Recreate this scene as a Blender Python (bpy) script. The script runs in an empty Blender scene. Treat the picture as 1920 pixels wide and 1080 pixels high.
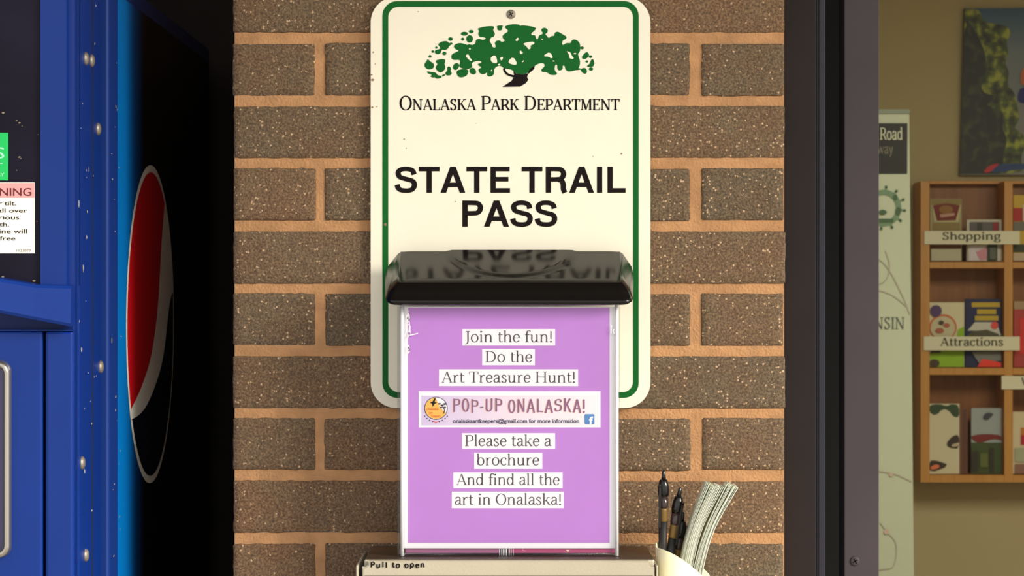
import bpy, bmesh, math, random
from mathutils import Vector, noise
random.seed(7)
S = bpy.context.scene
# ---------------------------------------------------------------- camera, sky, exposure
D = 2.61          # camera to brick face
F = 4490.0        # focal length in pixels of the 1920 wide frame
EYE = 1.50        # eye height
cam = bpy.data.cameras.new('camera'); cam.sensor_width = 36; cam.lens = 36*F/1920
cam.dof.use_dof = True; cam.dof.focus_distance = 2.55; cam.dof.aperture_fstop = 26
co = bpy.data.objects.new('camera', cam); S.collection.objects.link(co)
co.location = (0, -D, EYE); co.rotation_euler = (math.pi/2, 0, 0)
S.camera = co
S.view_settings.view_transform = 'Standard'; S.view_settings.look = 'None'
S.view_settings.gamma = 1; S.view_settings.use_curve_mapping = False
S.view_settings.exposure = 0.80
w = bpy.data.worlds.new('sky'); S.world = w; w.use_nodes = True
nt = w.node_tree; nt.nodes.clear()
wo = nt.nodes.new('ShaderNodeOutputWorld'); bg = nt.nodes.new('ShaderNodeBackground')
tc = nt.nodes.new('ShaderNodeTexCoord'); sx = nt.nodes.new('ShaderNodeSeparateXYZ'); cr = nt.nodes.new('ShaderNodeValToRGB')
nt.links.new(tc.outputs['Generated'], sx.inputs[0]); nt.links.new(sx.outputs[2], cr.inputs[0])
nt.links.new(cr.outputs[0], bg.inputs[0]); nt.links.new(bg.outputs[0], wo.inputs[0])
cr.color_ramp.elements[0].position = 0.0; cr.color_ramp.elements[0].color = (1.0, .96, .88, 1)
cr.color_ramp.elements[1].position = 1.0; cr.color_ramp.elements[1].color = (.80, .86, .95, 1)
bg.inputs[1].default_value = 0.76
# hazy low sun from behind the camera and to its right: soft-edged light on the porch
sd = bpy.data.lights.new('sun', 'SUN'); sd.energy = 4.6; sd.angle = math.radians(30); sd.color = (1.0, .93, .82)
so = bpy.data.objects.new('sun', sd); S.collection.objects.link(so)
so.rotation_euler = (math.radians(62), 0, math.radians(62)); so.location = (4, -3, 3)
# unseen area lamp, added under the ceiling to brighten the visitor room
ld = bpy.data.lights.new('room_light', 'AREA'); ld.energy = 56; ld.shape = 'RECTANGLE'; ld.size = 1.6; ld.size_y = 1.6
ld.color = (1.0, .95, .82)
lo = bpy.data.objects.new('room_light', ld); S.collection.objects.link(lo); lo.location = (1.7, 1.5, 2.62)

# ---------------------------------------------------------------- helpers
def lin(c):
    c = c/255.0
    return c/12.92 if c <= .04045 else ((c+.055)/1.055)**2.4
def rgb(c): return (lin(c[0]), lin(c[1]), lin(c[2]), 1)
MATS = {}
def mat(name, c, rough=.6, metal=0.0, spec=.5, bump=0.0, bscale=200, var=0.0, vscale=30, coat=0.0, emit=0):
    if name in MATS: return MATS[name]
    m = bpy.data.materials.new(name); m.use_nodes = True; n = m.node_tree; b = n.nodes['Principled BSDF']
    b.inputs['Base Color'].default_value = rgb(c); b.inputs['Roughness'].default_value = rough
    b.inputs['Metallic'].default_value = metal; b.inputs['Specular IOR Level'].default_value = spec
    b.inputs['Coat Weight'].default_value = coat
    t = n.nodes.new('ShaderNodeTexCoord')
    if var:
        no = n.nodes.new('ShaderNodeTexNoise'); no.inputs['Scale'].default_value = vscale; no.inputs['Detail'].default_value = 5
        n.links.new(t.outputs['Object'], no.inputs['Vector'])
        r = n.nodes.new('ShaderNodeValToRGB'); c0 = rgb(c)
        r.color_ramp.elements[0].position = .3; r.color_ramp.elements[1].position = .7
        r.color_ramp.elements[0].color = tuple(v*(1-var) for v in c0[:3])+(1,)
        r.color_ramp.elements[1].color = tuple(min(1, v*(1+var)) for v in c0[:3])+(1,)
        n.links.new(no.outputs['Fac'], r.inputs[0]); n.links.new(r.outputs[0], b.inputs['Base Color'])
    if bump:
        no = n.nodes.new('ShaderNodeTexNoise'); no.inputs['Scale'].default_value = bscale; no.inputs['Detail'].default_value = 4
        n.links.new(t.outputs['Object'], no.inputs['Vector'])
        bp = n.nodes.new('ShaderNodeBump'); bp.inputs['Strength'].default_value = bump; bp.inputs['Distance'].default_value = .002
        n.links.new(no.outputs['Fac'], bp.inputs['Height']); n.links.new(bp.outputs[0], b.inputs['Normal'])
    MATS[name] = m; return m
def clear(name, tint=(255, 255, 255), refl=1.0, rough=.03, haze=0.0):
    m = bpy.data.materials.new(name); m.use_nodes = True; n = m.node_tree; n.nodes.clear()
    o = n.nodes.new('ShaderNodeOutputMaterial'); tr = n.nodes.new('ShaderNodeBsdfTransparent'); gl = n.nodes.new('ShaderNodeBsdfGlossy')
    fr = n.nodes.new('ShaderNodeFresnel'); mx = n.nodes.new('ShaderNodeMixShader'); mu = n.nodes.new('ShaderNodeMath'); mu.operation = 'MULTIPLY'
    fr.inputs[0].default_value = 1.45; mu.inputs[1].default_value = refl
    tr.inputs[0].default_value = rgb(tint); gl.inputs['Roughness'].default_value = rough
    n.links.new(fr.outputs[0], mu.inputs[0]); n.links.new(mu.outputs[0], mx.inputs[0])
    n.links.new(tr.outputs[0], mx.inputs[1]); n.links.new(gl.outputs[0], mx.inputs[2])
    out = mx.outputs[0]
    if haze:
        df = n.nodes.new('ShaderNodeBsdfDiffuse'); m2 = n.nodes.new('ShaderNodeMixShader'); m2.inputs[0].default_value = haze
        df.inputs[0].default_value = (.9, .9, .9, 1)
        n.links.new(out, m2.inputs[1]); n.links.new(df.outputs[0], m2.inputs[2]); out = m2.outputs[0]
    n.links.new(out, o.inputs[0]); return m

WL = {}   # world location of each object that may be a parent
def obj(name, V, Fc, m, parent=None, smooth=False, origin=None, uselow=True):
    xs = [v[0] for v in V]; ys = [v[1] for v in V]; zs = [v[2] for v in V]
    o0 = Vector(origin) if origin else Vector(((min(xs)+max(xs))/2, (min(ys)+max(ys))/2, min(zs)))
    me = bpy.data.meshes.new(name); me.from_pydata([tuple(Vector(v)-o0) for v in V], [], Fc); me.update()
    ms = m if isinstance(m, list) else [m]
    for k in ms: me.materials.append(k)
    if smooth:
        me.polygons.foreach_set('use_smooth', [True]*len(me.polygons))
    o = bpy.data.objects.new(name, me); S.collection.objects.link(o)
    WL[o] = o0
    if parent: o.parent = parent; o.location = o0 - WL[parent]
    else: o.location = o0
    return o
def empty(name, loc):
    o = bpy.data.objects.new(name, None); S.collection.objects.link(o); o.empty_display_size = .05
    o.location = loc; WL[o] = Vector(loc); return o
def tag(o, label, cat, group=None):
    o['label'] = label; o['category'] = cat
    if group: o['group'] = group
    return o
def struct(o): o['kind'] = 'structure'; return o
def boxg(x0, x1, y0, y1, z0, z1, bev=0.0, seg=2):
    bm = bmesh.new()
    r = bmesh.ops.create_cube(bm, size=1)
    for v in bm.verts:
        v.co = Vector((x0+(v.co.x+.5)*(x1-x0), y0+(v.co.y+.5)*(y1-y0), z0+(v.co.z+.5)*(z1-z0)))
    if bev: bmesh.ops.bevel(bm, geom=list(bm.edges), offset=bev, segments=seg, affect='EDGES', profile=.5)
    return out(bm)
def out(bm):
    bmesh.ops.recalc_face_normals(bm, faces=bm.faces); bm.verts.index_update()
    V = [tuple(v.co) for v in bm.verts]; Fc = [[v.index for v in f.verts] for f in bm.faces]; bm.free(); return V, Fc
def join(*gs):
    V = []; Fc = []
    for v, f in gs:
        k = len(V); V += list(v); Fc += [[i+k for i in q] for q in f]
    return V, Fc
def box(name, x0, x1, y0, y1, z0, z1, m, parent=None, bev=0.0, seg=2):
    V, Fc = boxg(x0, x1, y0, y1, z0, z1, bev, seg); return obj(name, V, Fc, m, parent)
def X(px, Y): return (px-960)/F*(D+Y)
def Z(py, Y): return (540-py)/F*(D+Y)+EYE
def pbox(name, px0, px1, py0, py1, Y0, Y1, m, parent=None, bev=0.0, seg=2):
    # box whose front face (depth Y0) spans the measured extent
    return box(name, X(px0, Y0), X(px1, Y0), Y0, Y1, Z(py1, Y0), Z(py0, Y0), m, parent, bev, seg)
def poly_plate(name, pts, Y0, Y1, m, parent=None, bev=0):
    # prism from an outline given in measured pixels at depth Y0
    q = [(X(a, Y0), Z(b, Y0)) for a, b in pts]; n = len(q)
    ar = sum(q[i][0]*q[(i+1) % n][1]-q[(i+1) % n][0]*q[i][1] for i in range(n))
    if ar < 0: q.reverse()
    V = [(a, Y0, b) for a, b in q]+[(a, Y1, b) for a, b in q]
    Fc = [list(range(n)), list(range(2*n-1, n-1, -1))]+[[i, i+n, (i+1) % n+n, (i+1) % n] for i in range(n)]
    if bev:
        bm = bmesh.new(); vs = [bm.verts.new(v) for v in V]
        for f in Fc: bm.faces.new([vs[i] for i in f])
        bmesh.ops.bevel(bm, geom=[e for e in bm.edges if all(abs(v.co.y-Y0) < 1e-6 for v in e.verts)], offset=bev, segments=2, affect='EDGES')
        V, Fc = out(bm)
    return obj(name, V, Fc, m, parent)
def flat(name, polys, Y, m, parent):
    V = []; Fc = []
    for p in polys:
        q = [(X(a, Y), Z(b, Y)) for a, b in p]; n = len(q)
        ar = sum(q[i][0]*q[(i+1) % n][1]-q[(i+1) % n][0]*q[i][1] for i in range(n))
        if ar < 0: q.reverse()
        k = len(V); V += [(a, Y-1.2e-5*(Fc.__len__() % 12), b) for a, b in q]; Fc.append(list(range(k, k+n)))
    return obj(name, V, Fc, m, parent)
def rect(x0, y0, x1, y1): return [(x0, y0), (x1, y0), (x1, y1), (x0, y1)]
def ell(cx, cy, rx, ry, n=20): return [(cx+rx*math.cos(2*math.pi*i/n), cy+ry*math.sin(2*math.pi*i/n)) for i in range(n)]
def chaikin(p, k=1):
    for _ in range(k):
        q = []
        for i in range(len(p)):
            a = p[i]; b = p[(i+1) % len(p)]
            q += [(a[0]*.75+b[0]*.25, a[1]*.75+b[1]*.25), (a[0]*.25+b[0]*.75, a[1]*.25+b[1]*.75)]
        p = q
    return p
def rrect(x0, y0, x1, y1, r, n=8):
    P = []
    for cx, cy, a0 in ((x1-r, y1-r, 0), (x0+r, y1-r, 90), (x0+r, y0+r, 180), (x1-r, y0+r, 270)):
        for i in range(n+1):
            a = math.radians(a0+90*i/n); P.append((cx+r*math.cos(a), cy+r*math.sin(a)))
    return P
def ringflat(name, P, Q, Y, m, parent):
    n = len(P); V = [(X(a, Y), Y, Z(b, Y)) for a, b in P]+[(X(a, Y), Y, Z(b, Y)) for a, b in Q]
    return obj(name, V, [[i, (i+1) % n, (i+1) % n+n, i+n] for i in range(n)], m, parent)
def lathe(prof, n=16):
    V = []; Fc = []
    for r, z in prof:
        for i in range(n): a = 2*math.pi*i/n; V.append((r*math.cos(a), r*math.sin(a), z))
    for k in range(len(prof)-1):
        for i in range(n): j = (i+1) % n; Fc.append([k*n+i, k*n+j, (k+1)*n+j, (k+1)*n+i])
    Fc.append(list(range(n-1, -1, -1))); Fc.append([(len(prof)-1)*n+i for i in range(n)])
    return V, Fc
def xf(g, f): return [tuple(f(Vector(v))) for v in g[0]], g[1]

# ---------------------------------------------------------------- lettering: pen strokes
def E(cx, cy, rx, ry, a0=0, a1=360, n=24):
    return ('c', [(cx+rx*math.cos(math.radians(a0+(a1-a0)*i/n)), cy+ry*math.sin(math.radians(a0+(a1-a0)*i/n))) for i in range(n+1)], 1, True)
def s(x0, x1, y): return ('s', x0, x1, y)
STEM = lambda x, y0=0, y1=.7, m=1: ('h', [(x, y0), (x, y1)], m)
def L(a, b, m=1): return ('l', [a, b], m)
def H(a, b, m=1): return ('h', [a, b], m)
def C(*p): return ('c', list(p), 1)
BOWL = C((.15, .685), (.32, .685), (.48, .64), (.54, .5), (.48, .37), (.32, .31), (.15, .31))
SER = {
 'A': (.70, [H((.07, 0), (.34, .7), .45), H((.61, 0), (.34, .7)), L((.17, .24), (.50, .24)), s(0, .17, 0), s(.50, .71, 0)]),
 'D': (.76, [STEM(.15), C((.15, .68), (.33, .68), (.55, .6), (.65, .35), (.55, .1), (.33, .02), (.15, .02)), s(.03, .2, 0), s(.03, .2, .7)]),
 'E': (.60, [STEM(.15), L((.15, .685), (.52, .685)), L((.15, .36), (.42, .36)), L((.15, .015), (.54, .015)), H((.51, .55), (.52, .7), .5), H((.54, 0), (.55, .17), .5), H((.41, .28), (.41, .44), .4), s(.03, .2, 0), s(.03, .2, .7)]),
 'H': (.80, [STEM(.15), STEM(.64), L((.15, .36), (.64, .36)), s(.03, .27, 0), s(.03, .27, .7), s(.52, .76, 0), s(.52, .76, .7)]),
 'J': (.40, [C((.25, .7), (.25, .4), (.25, .1), (.21, -.07), (.07, -.12)), s(.12, .38, .7)]),
 'K': (.70, [STEM(.15), H((.2, .31), (.55, .7), .45), H((.6, 0), (.3, .42)), s(.03, .27, 0), s(.03, .27, .7), s(.45, .68, .7), s(.48, .72, 0)]),
 'L': (.58, [STEM(.15), L((.15, .015), (.52, .015)), H((.51, 0), (.53, .18), .5), s(.03, .2, 0), s(.03, .27, .7)]),
 'M': (.88, [H((.12, 0), (.16, .7), .45), H((.42, .03), (.17, .7)), H((.42, .03), (.69, .7), .45), STEM(.73), s(.02, .22, 0), s(.05, .2, .7), s(.62, .84, 0), s(.68, .82, .7)]),
 'N': (.80, [STEM(.14, m=.5), H((.63, 0), (.14, .7)), STEM(.64, m=.5), s(.03, .25, 0), s(.02, .16, .7), s(.53, .75, .7)]),
 'O': (.76, [E(.38, .35, .30, .345)]),
 'P': (.60, [STEM(.15), BOWL, s(.03, .27, 0), s(.03, .2, .7)]),
 'R': (.68, [STEM(.15), BOWL, H((.62, 0), (.36, .34)), s(.03, .27, 0), s(.03, .2, .7), s(.52, .7, 0)]),
 'S': (.54, [C((.43, .56), (.37, .66), (.25, .69), (.13, .62), (.11, .51), (.2, .41), (.34, .33), (.43, .22), (.40, .08), (.27, .01), (.14, .04), (.08, .15)), H((.43, .52), (.44, .7), .4), H((.08, 0), (.07, .19), .4)]),
 'T': (.64, [STEM(.32), L((.05, .685), (.59, .685)), H((.05, .53), (.04, .7), .5), H((.59, .53), (.60, .7), .5), s(.2, .44, 0)]),
 'I': (.34, [STEM(.17), s(.05, .29, 0), s(.05, .29, .7)]),
 'W': (1.0, [H((.3, 0), (.1, .7)), H((.3, 0), (.5, .7), .45), H((.7, 0), (.5, .7)), H((.7, 0), (.9, .7), .45), s(0, .2, .7), s(.4, .6, .7), s(.8, 1, .7)]),
 'C': (.66, [C((.56, .55), (.5, .66), (.36, .69), (.17, .6), (.1, .35), (.17, .1), (.36, .01), (.5, .05), (.58, .16)), H((.56, .5), (.57, .7), .4)]),
 'a': (.50, [C((.1, .38), (.15, .47), (.26, .49), (.36, .44), (.375, .32), (.375, .12), (.40, .03), (.49, .04)), C((.37, .3), (.22, .27), (.1, .2), (.09, .09), (.17, .01), (.28, .04), (.38, .15))]),
 'b': (.56, [STEM(.12, .03, .74), E(.29, .25, .19, .24), s(.03, .14, .74)]),
 'c': (.46, [C((.4, .38), (.33, .48), (.2, .47), (.09, .36), (.08, .2), (.15, .05), (.28, .01), (.42, .1))]),
 'd': (.58, [E(.26, .25, .18, .24), STEM(.44, 0, .74), s(.35, .46, .74), s(.44, .54, 0)]),
 'e': (.48, [L((.08, .27), (.42, .27)), C((.42, .27), (.39, .42), (.26, .49), (.12, .41), (.07, .24), (.13, .07), (.26, .01), (.42, .1))]),
 'f': (.34, [C((.38, .67), (.3, .73), (.2, .69), (.16, .55), (.16, .3), (.16, 0)), L((.04, .47), (.32, .47)), s(.06, .28, 0)]),
 'g': (.54, [E(.25, .32, .16, .16), C((.36, .44), (.44, .49), (.52, .47)), C((.16, .18), (.1, .1), (.2, .04), (.4, .02), (.46, -.08), (.38, -.2), (.2, -.22), (.08, -.15), (.1, -.05), (.2, .02))]),
 'h': (.60, [STEM(.13, 0, .74), C((.13, .34), (.2, .44), (.33, .48), (.43, .43), (.46, .3), (.46, .15), (.46, 0)), s(.05, .22, 0), s(.38, .55, 0), s(.04, .15, .74)]),
 'i': (.29, [STEM(.14, 0, .48), E(.14, .66, .025, .03), s(.05, .24, 0), s(.05, .16, .48)]),
 'k': (.56, [STEM(.13, 0, .74), H((.17, .2), (.42, .47), .45), H((.5, 0), (.26, .3)), s(.05, .22, 0), s(.34, .5, .48), s(.4, .56, 0), s(.04, .15, .74)]),
 'l': (.29, [STEM(.14, 0, .74), s(.05, .24, 0), s(.05, .16, .74)]),
 'n': (.60, [STEM(.13, 0, .48), C((.13, .34), (.2, .44), (.33, .48), (.43, .43), (.46, .3), (.46, .15), (.46, 0)), s(.05, .22, 0), s(.38, .55, 0), s(.04, .15, .48)]),
 'o': (.54, [E(.27, .25, .2, .245)]),
 'p': (.57, [STEM(.12, -.22, .48), E(.29, .25, .19, .24), s(.04, .2, -.2), s(.03, .14, .48)]),
 'r': (.42, [STEM(.13, 0, .48), C((.14, .3), (.2, .42), (.3, .48), (.38, .44)), s(.05, .24, 0), s(.04, .15, .48)]),
 's': (.42, [C((.33, .38), (.28, .46), (.19, .49), (.1, .43), (.1, .35), (.2, .27), (.31, .19), (.34, .1), (.25, .01), (.13, .02), (.07, .12))]),
 't': (.35, [C((.15, .62), (.15, .4), (.15, .12), (.2, .02), (.34, .05)), L((.04, .47), (.32, .47))]),
 'u': (.60, [C((.13, .48), (.13, .3), (.13, .14), (.2, .02), (.32, .02), (.44, .13)), STEM(.45, 0, .48), s(.04, .15, .48), s(.36, .47, .48), s(.45, .55, 0)]),
 'v': (.52, [H((.27, 0), (.09, .48)), H((.27, 0), (.43, .48), .45), s(0, .17, .48), s(.34, .52, .48)]),
 'w': (.76, [H((.22, 0), (.08, .48)), H((.22, 0), (.38, .48), .45), H((.54, 0), (.38, .48)), H((.54, 0), (.68, .48), .45), s(0, .16, .48), s(.6, .76, .48)]),
 'y': (.52, [H((.27, 0), (.09, .48)), C((.43, .48), (.27, 0), (.2, -.16), (.08, -.2)), s(0, .17, .48), s(.34, .52, .48)]),
 '!': (.27, [STEM(.13, .2, .7, .9), E(.13, .03, .025, .03)]),
}
SB = C((.145, .655), (.36, .655), (.50, .635), (.565, .52), (.50, .395), (.36, .37), (.145, .37))
SANS = {
 'S': (.665, [C((.555, .50), (.52, .60), (.44, .645), (.33, .66), (.21, .645), (.13, .59), (.12, .51), (.17, .435), (.33, .38), (.48, .34), (.55, .28), (.56, .19), (.51, .10), (.42, .065), (.33, .058), (.20, .075), (.12, .13), (.09, .225))]),
 'T': (.61, [H((.305, 0), (.305, .72)), L((.02, .655), (.59, .655))]),
 'A': (.70, [H((.085, 0), (.35, .72)), H((.615, 0), (.35, .72)), L((.17, .22), (.53, .22))]),
 'E': (.64, [H((.145, 0), (.145, .72)), L((.145, .655), (.6, .655)), L((.145, .375), (.565, .375)), L((.145, .065), (.61, .065))]),
 'R': (.71, [H((.145, 0), (.145, .72)), SB, C((.42, .36), (.52, .32), (.555, .22), (.56, .10), (.60, 0))]),
 'I': (.29, [H((.145, 0), (.145, .72))]),
 'L': (.59, [H((.145, 0), (.145, .72)), L((.145, .065), (.57, .065))]),
 'P': (.65, [H((.145, 0), (.145, .72)), SB]),
 'O': (.66, [E(.33, .36, .22, .33)]),
 'N': (.70, [H((.12, 0), (.12, .72)), H((.56, 0), (.12, .72)), H((.56, 0), (.56, .72), .7)]),
 'K': (.68, [H((.14, 0), (.14, .72)), H((.2, .3), (.54, .72)), H((.58, 0), (.28, .42))]),
 'U': (.68, [C((.13, .72), (.13, .4), (.14, .15), (.32, .05), (.51, .15), (.53, .4), (.53, .72))]),
 '-': (.36, [L((.04, .3), (.30, .3))]),
 '!': (.25, [H((.12, .22), (.12, .72)), H((.12, 0), (.12, .1))]),
 'G': (.72, [C((.58, .52), (.5, .64), (.34, .66), (.14, .52), (.14, .2), (.34, .06), (.52, .1), (.58, .3), (.36, .32))]),
}
def smooth_pts(p, k=6):
    if len(p) < 3: return p
    q = [p[0]]+list(p)+[p[-1]]; R = []
    for i in range(1, len(q)-2):
        for j in range(k):
            t = j/k; a, b, c, d = q[i-1], q[i], q[i+1], q[i+2]
            R.append(tuple(.5*((2*b[m])+(-a[m]+c[m])*t+(2*a[m]-5*b[m]+4*c[m]-d[m])*t*t+(-a[m]+3*b[m]-3*c[m]+d[m])*t**3) for m in (0, 1)))
    R.append(p[-1]); return R
def ribbon(p, a, b, V, Fc, mult=1):
    n = len(p); k = len(V)
    for i in range(n):
        u = p[max(0, i-1)]; v = p[min(n-1, i+1)]
        if p[0] == p[-1] or (abs(p[0][0]-p[-1][0])+abs(p[0][1]-p[-1][1]) < 1e-6 and n > 3):
            if i == 0: u = p[-2]
            if i == n-1: v = p[1]
        tx, ty = v[0]-u[0], v[1]-u[1]; l = math.hypot(tx, ty) or 1; tx /= l; ty /= l
        hw = mult*math.sqrt((a*ty)**2+(b*tx)**2)
        V.append((p[i][0]-ty*hw, p[i][1]+tx*hw)); V.append((p[i][0]+ty*hw, p[i][1]-tx*hw))
    for i in range(n-1): Fc.append([k+2*i, k+2*i+1, k+2*i+3, k+2*i+2])
def glyphs(text, font, a, b, serifs=True, track=0.0, caps=None):
    V = []; Fc = []; x = 0; big = True
    for ch in text:
        if ch == ' ': x += .27+track; big = True; continue
        adv, st = font[ch]; sc = 1.0
        if caps: sc = 1.0 if big else caps; big = False
        aa = a/sc*(.93 if sc < 1 else 1); bb = b/sc
        v = []; f = []; lay_ = []
        for ei, e in enumerate(st):
            lay_ += [ei-1]*(len(v)-len(lay_))
            if e[0] == 's':
                if not serifs: continue
                t = bb*1.7; y0, y1 = (e[3], e[3]+t) if e[3] <= 0 else (e[3]-t, e[3])
                k = len(v); v += [(e[1], y0), (e[2], y0), (e[2], y1), (e[1], y1)]; f.append([k, k+1, k+2, k+3])
            elif e[0] == 'h':
                (x0, y0), (x1, y1) = e[1]; l = math.hypot(x1-x0, y1-y0); ty = abs(y1-y0)/l; tx = (x1-x0)/l
                hw = e[2]*math.sqrt((aa*ty)**2+(bb*tx)**2)/ty; k = len(v)
                v += [(x0-hw, y0), (x0+hw, y0), (x1+hw, y1), (x1-hw, y1)]; f.append([k, k+1, k+2, k+3])
            elif e[0] == 'l': ribbon(e[1], aa, bb, v, f, e[2])
            else: ribbon(e[1] if len(e) > 3 else smooth_pts(e[1]), aa, bb, v, f, e[2])
        lay_ += [len(st)-1]*(len(v)-len(lay_))
        k = len(V); V += [(x+p[0]*sc, p[1]*sc, lay_[i]) for i, p in enumerate(v)]; Fc += [[i+k for i in q] for q in f]
        x += adv*sc+track
    return V, Fc
def lay(name, g, x0, x1, base, em, Y, m, parent, surf=None):
    V, Fc = g; a = min(v[0] for v in V); b = max(v[0] for v in V); sc = (x1-x0)/(b-a)
    P = [(x0+(v[0]-a)*sc, base-v[1]*em) for v in V]
    W = [(X(p[0], Y), Y-(v[2]*1.5e-5 if len(v) > 2 else 0), Z(p[1], Y)) for p, v in zip(P, V)]
    return obj(name, W, Fc, m, parent)
def serif(text, x0, x1, base, em, Y, m, parent, a=.04, b=.016, name='lettering', **k):
    return lay(name, glyphs(text, SER, a, b, **k), x0, x1, base, em, Y, m, parent)
def bfont(text, x0, x1, base, cap, Y, m, parent, bold=0.0, name='lettering'):
    cu = bpy.data.curves.new('t', 'FONT'); cu.body = text; cu.size = 1; cu.offset = bold; cu.resolution_u = 3
    to = bpy.data.objects.new('t', cu); S.collection.objects.link(to)
    dg = bpy.context.evaluated_depsgraph_get(); me = bpy.data.meshes.new_from_object(to.evaluated_get(dg))
    V = [(v.co.x, v.co.y) for v in me.vertices]; Fc = [list(p.vertices) for p in me.polygons]
    bpy.data.objects.remove(to); bpy.data.curves.remove(cu); bpy.data.meshes.remove(me)
    return lay(name, (V, Fc), x0, x1, base, cap/.70, Y, m, parent)

# ---------------------------------------------------------------- materials
def brick_mat():
    m = bpy.data.materials.new('brick'); m.use_nodes = True; n = m.node_tree; b = n.nodes['Principled BSDF']
    N = n.nodes.new; Lk = n.links.new
    t = N('ShaderNodeTexCoord'); oi = N('ShaderNodeObjectInfo')
    add = N('ShaderNodeVectorMath'); add.operation = 'ADD'; sc = N('ShaderNodeVectorMath'); sc.operation = 'SCALE'
    cb = N('ShaderNodeCombineXYZ'); Lk(oi.outputs['Random'], cb.inputs[0]); Lk(oi.outputs['Random'], cb.inputs[2])
    Lk(cb.outputs[0], sc.inputs[0]); sc.inputs['Scale'].default_value = 7.3
    Lk(t.outputs['Object'], add.inputs[0]); Lk(sc.outputs[0], add.inputs[1])
    n1 = N('ShaderNodeTexNoise'); n1.inputs['Scale'].default_value = 420; n1.inputs['Detail'].default_value = 3; n1.inputs['Roughness'].default_value = .7
    n2 = N('ShaderNodeTexNoise'); n2.inputs['Scale'].default_value = 22; n2.inputs['Detail'].default_value = 4
    Lk(add.outputs[0], n1.inputs['Vector']); Lk(add.outputs[0], n2.inputs['Vector'])
    r1 = N('ShaderNodeValToRGB'); e = r1.color_ramp.elements
    e[0].position = .34; e[0].color = rgb((46, 32, 22)); e[1].position = .68; e[1].color = rgb((164, 140, 110))
    x = e.new(.48); x.color = rgb((106, 88, 67))
    Lk(n1.outputs['Fac'], r1.inputs[0])
    r2 = N('ShaderNodeValToRGB'); e = r2.color_ramp.elements
    e[0].position = .3; e[0].color = rgb((110, 80, 58)); e[1].position = .7; e[1].color = rgb((102, 93, 75))
    Lk(n2.outputs['Fac'], r2.inputs[0])
    mx = N('ShaderNodeMix'); mx.data_type = 'RGBA'; mx.inputs[0].default_value = .42
    Lk(r1.outputs[0], mx.inputs[6]); Lk(r2.outputs[0], mx.inputs[7])
    # grey / red drift from brick to brick
    r3 = N('ShaderNodeValToRGB'); e = r3.color_ramp.elements
    e[0].position = 0; e[0].color = (.84, .87, .86, 1); e[1].position = 1; e[1].color = (1.16, 1.0, .86, 1)
    Lk(oi.outputs['Random'], r3.inputs[0])
    mu = N('ShaderNodeMix'); mu.data_type = 'RGBA'; mu.blend_type = 'MULTIPLY'; mu.inputs[0].default_value = 1
    Lk(mx.outputs[2], mu.inputs[6]); Lk(r3.outputs[0], mu.inputs[7])
    # pale sand grains
    vo = N('ShaderNodeTexVoronoi'); vo.inputs['Scale'].default_value = 430
    ns = N('ShaderNodeTexNoise'); ns.inputs['Scale'].default_value = 700; Lk(add.outputs[0], ns.inputs['Vector'])
    sv = N('ShaderNodeVectorMath'); sv.operation = 'SCALE'; sv.inputs['Scale'].default_value = .0022; Lk(ns.outputs['Color'], sv.inputs[0])
    av = N('ShaderNodeVectorMath'); av.operation = 'ADD'; Lk(add.outputs[0], av.inputs[0]); Lk(sv.outputs[0], av.inputs[1]); Lk(av.outputs[0], vo.inputs['Vector'])
    cs = N('ShaderNodeSeparateColor'); Lk(vo.outputs['Color'], cs.inputs[0])
    gt = N('ShaderNodeMath'); gt.operation = 'GREATER_THAN'; gt.inputs[1].default_value = .86; Lk(cs.outputs[0], gt.inputs[0])
    th = N('ShaderNodeMath'); th.operation = 'MULTIPLY'; th.inputs[1].default_value = .52; Lk(cs.outputs[1], th.inputs[0])
    lt = N('ShaderNodeMath'); lt.operation = 'LESS_THAN'; Lk(vo.outputs['Distance'], lt.inputs[0]); Lk(th.outputs[0], lt.inputs[1])
    an = N('ShaderNodeMath'); an.operation = 'MULTIPLY'; Lk(gt.outputs[0], an.inputs[0]); Lk(lt.outputs[0], an.inputs[1])
    m3 = N('ShaderNodeMix'); m3.data_type = 'RGBA'; Lk(an.outputs[0], m3.inputs[0]); Lk(mu.outputs[2], m3.inputs[6]); m3.inputs[7].default_value = rgb((204, 172, 136))
    Lk(m3.outputs[2], b.inputs['Base Color']); b.inputs['Roughness'].default_value = .85
    bp = N('ShaderNodeBump'); bp.inputs['Strength'].default_value = .8; bp.inputs['Distance'].default_value = .0015
    Lk(n1.outputs['Fac'], bp.inputs['Height']); Lk(bp.outputs[0], b.inputs['Normal'])
    return m
M_brick = brick_mat()
M_mortar = mat('mortar', (190, 143, 100), .9, bump=.8, bscale=350, var=.16, vscale=45, spec=.2)
M_blue = mat('blue_paint', (8, 46, 124), .36, var=.06, vscale=9, spec=.25)

M_blue_edge = mat('blue_cabinet_edge', (20, 54, 130), .4, spec=.3)
M_dark_gap = mat('dark_seal', (10, 10, 14), .8)
M_panelglass = mat('dark_display_panel', (22, 19, 36), .3, var=.3, vscale=14, spec=.12)
M_screw = mat('dull_zinc', (150, 142, 130), .5, metal=.7)
M_white = mat('white_print', (240, 236, 222), .5)
M_red = mat('red_vinyl', (216, 10, 26), .35)
M_navy = mat('navy_vinyl', (3, 8, 34), .4, spec=.2)
M_sign = mat('sign_face', (250, 244, 222), .5, var=.015, vscale=12, spec=.25)
M_green = mat('sign_green', (12, 98, 36), .5, spec=.15)
M_black = mat('black_print', (22, 15, 15), .6, spec=.12)
M_alu_dark = mat('bronze_aluminium', (38, 31, 30), .5, var=.08, vscale=20, spec=.2)
M_alu_edge = mat('bronze_edge', (42, 43, 54), .4, spec=.3)
M_alu = mat('grey_painted_aluminium', (70, 62, 67), .55, var=.06, vscale=10, spec=.25)
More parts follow.
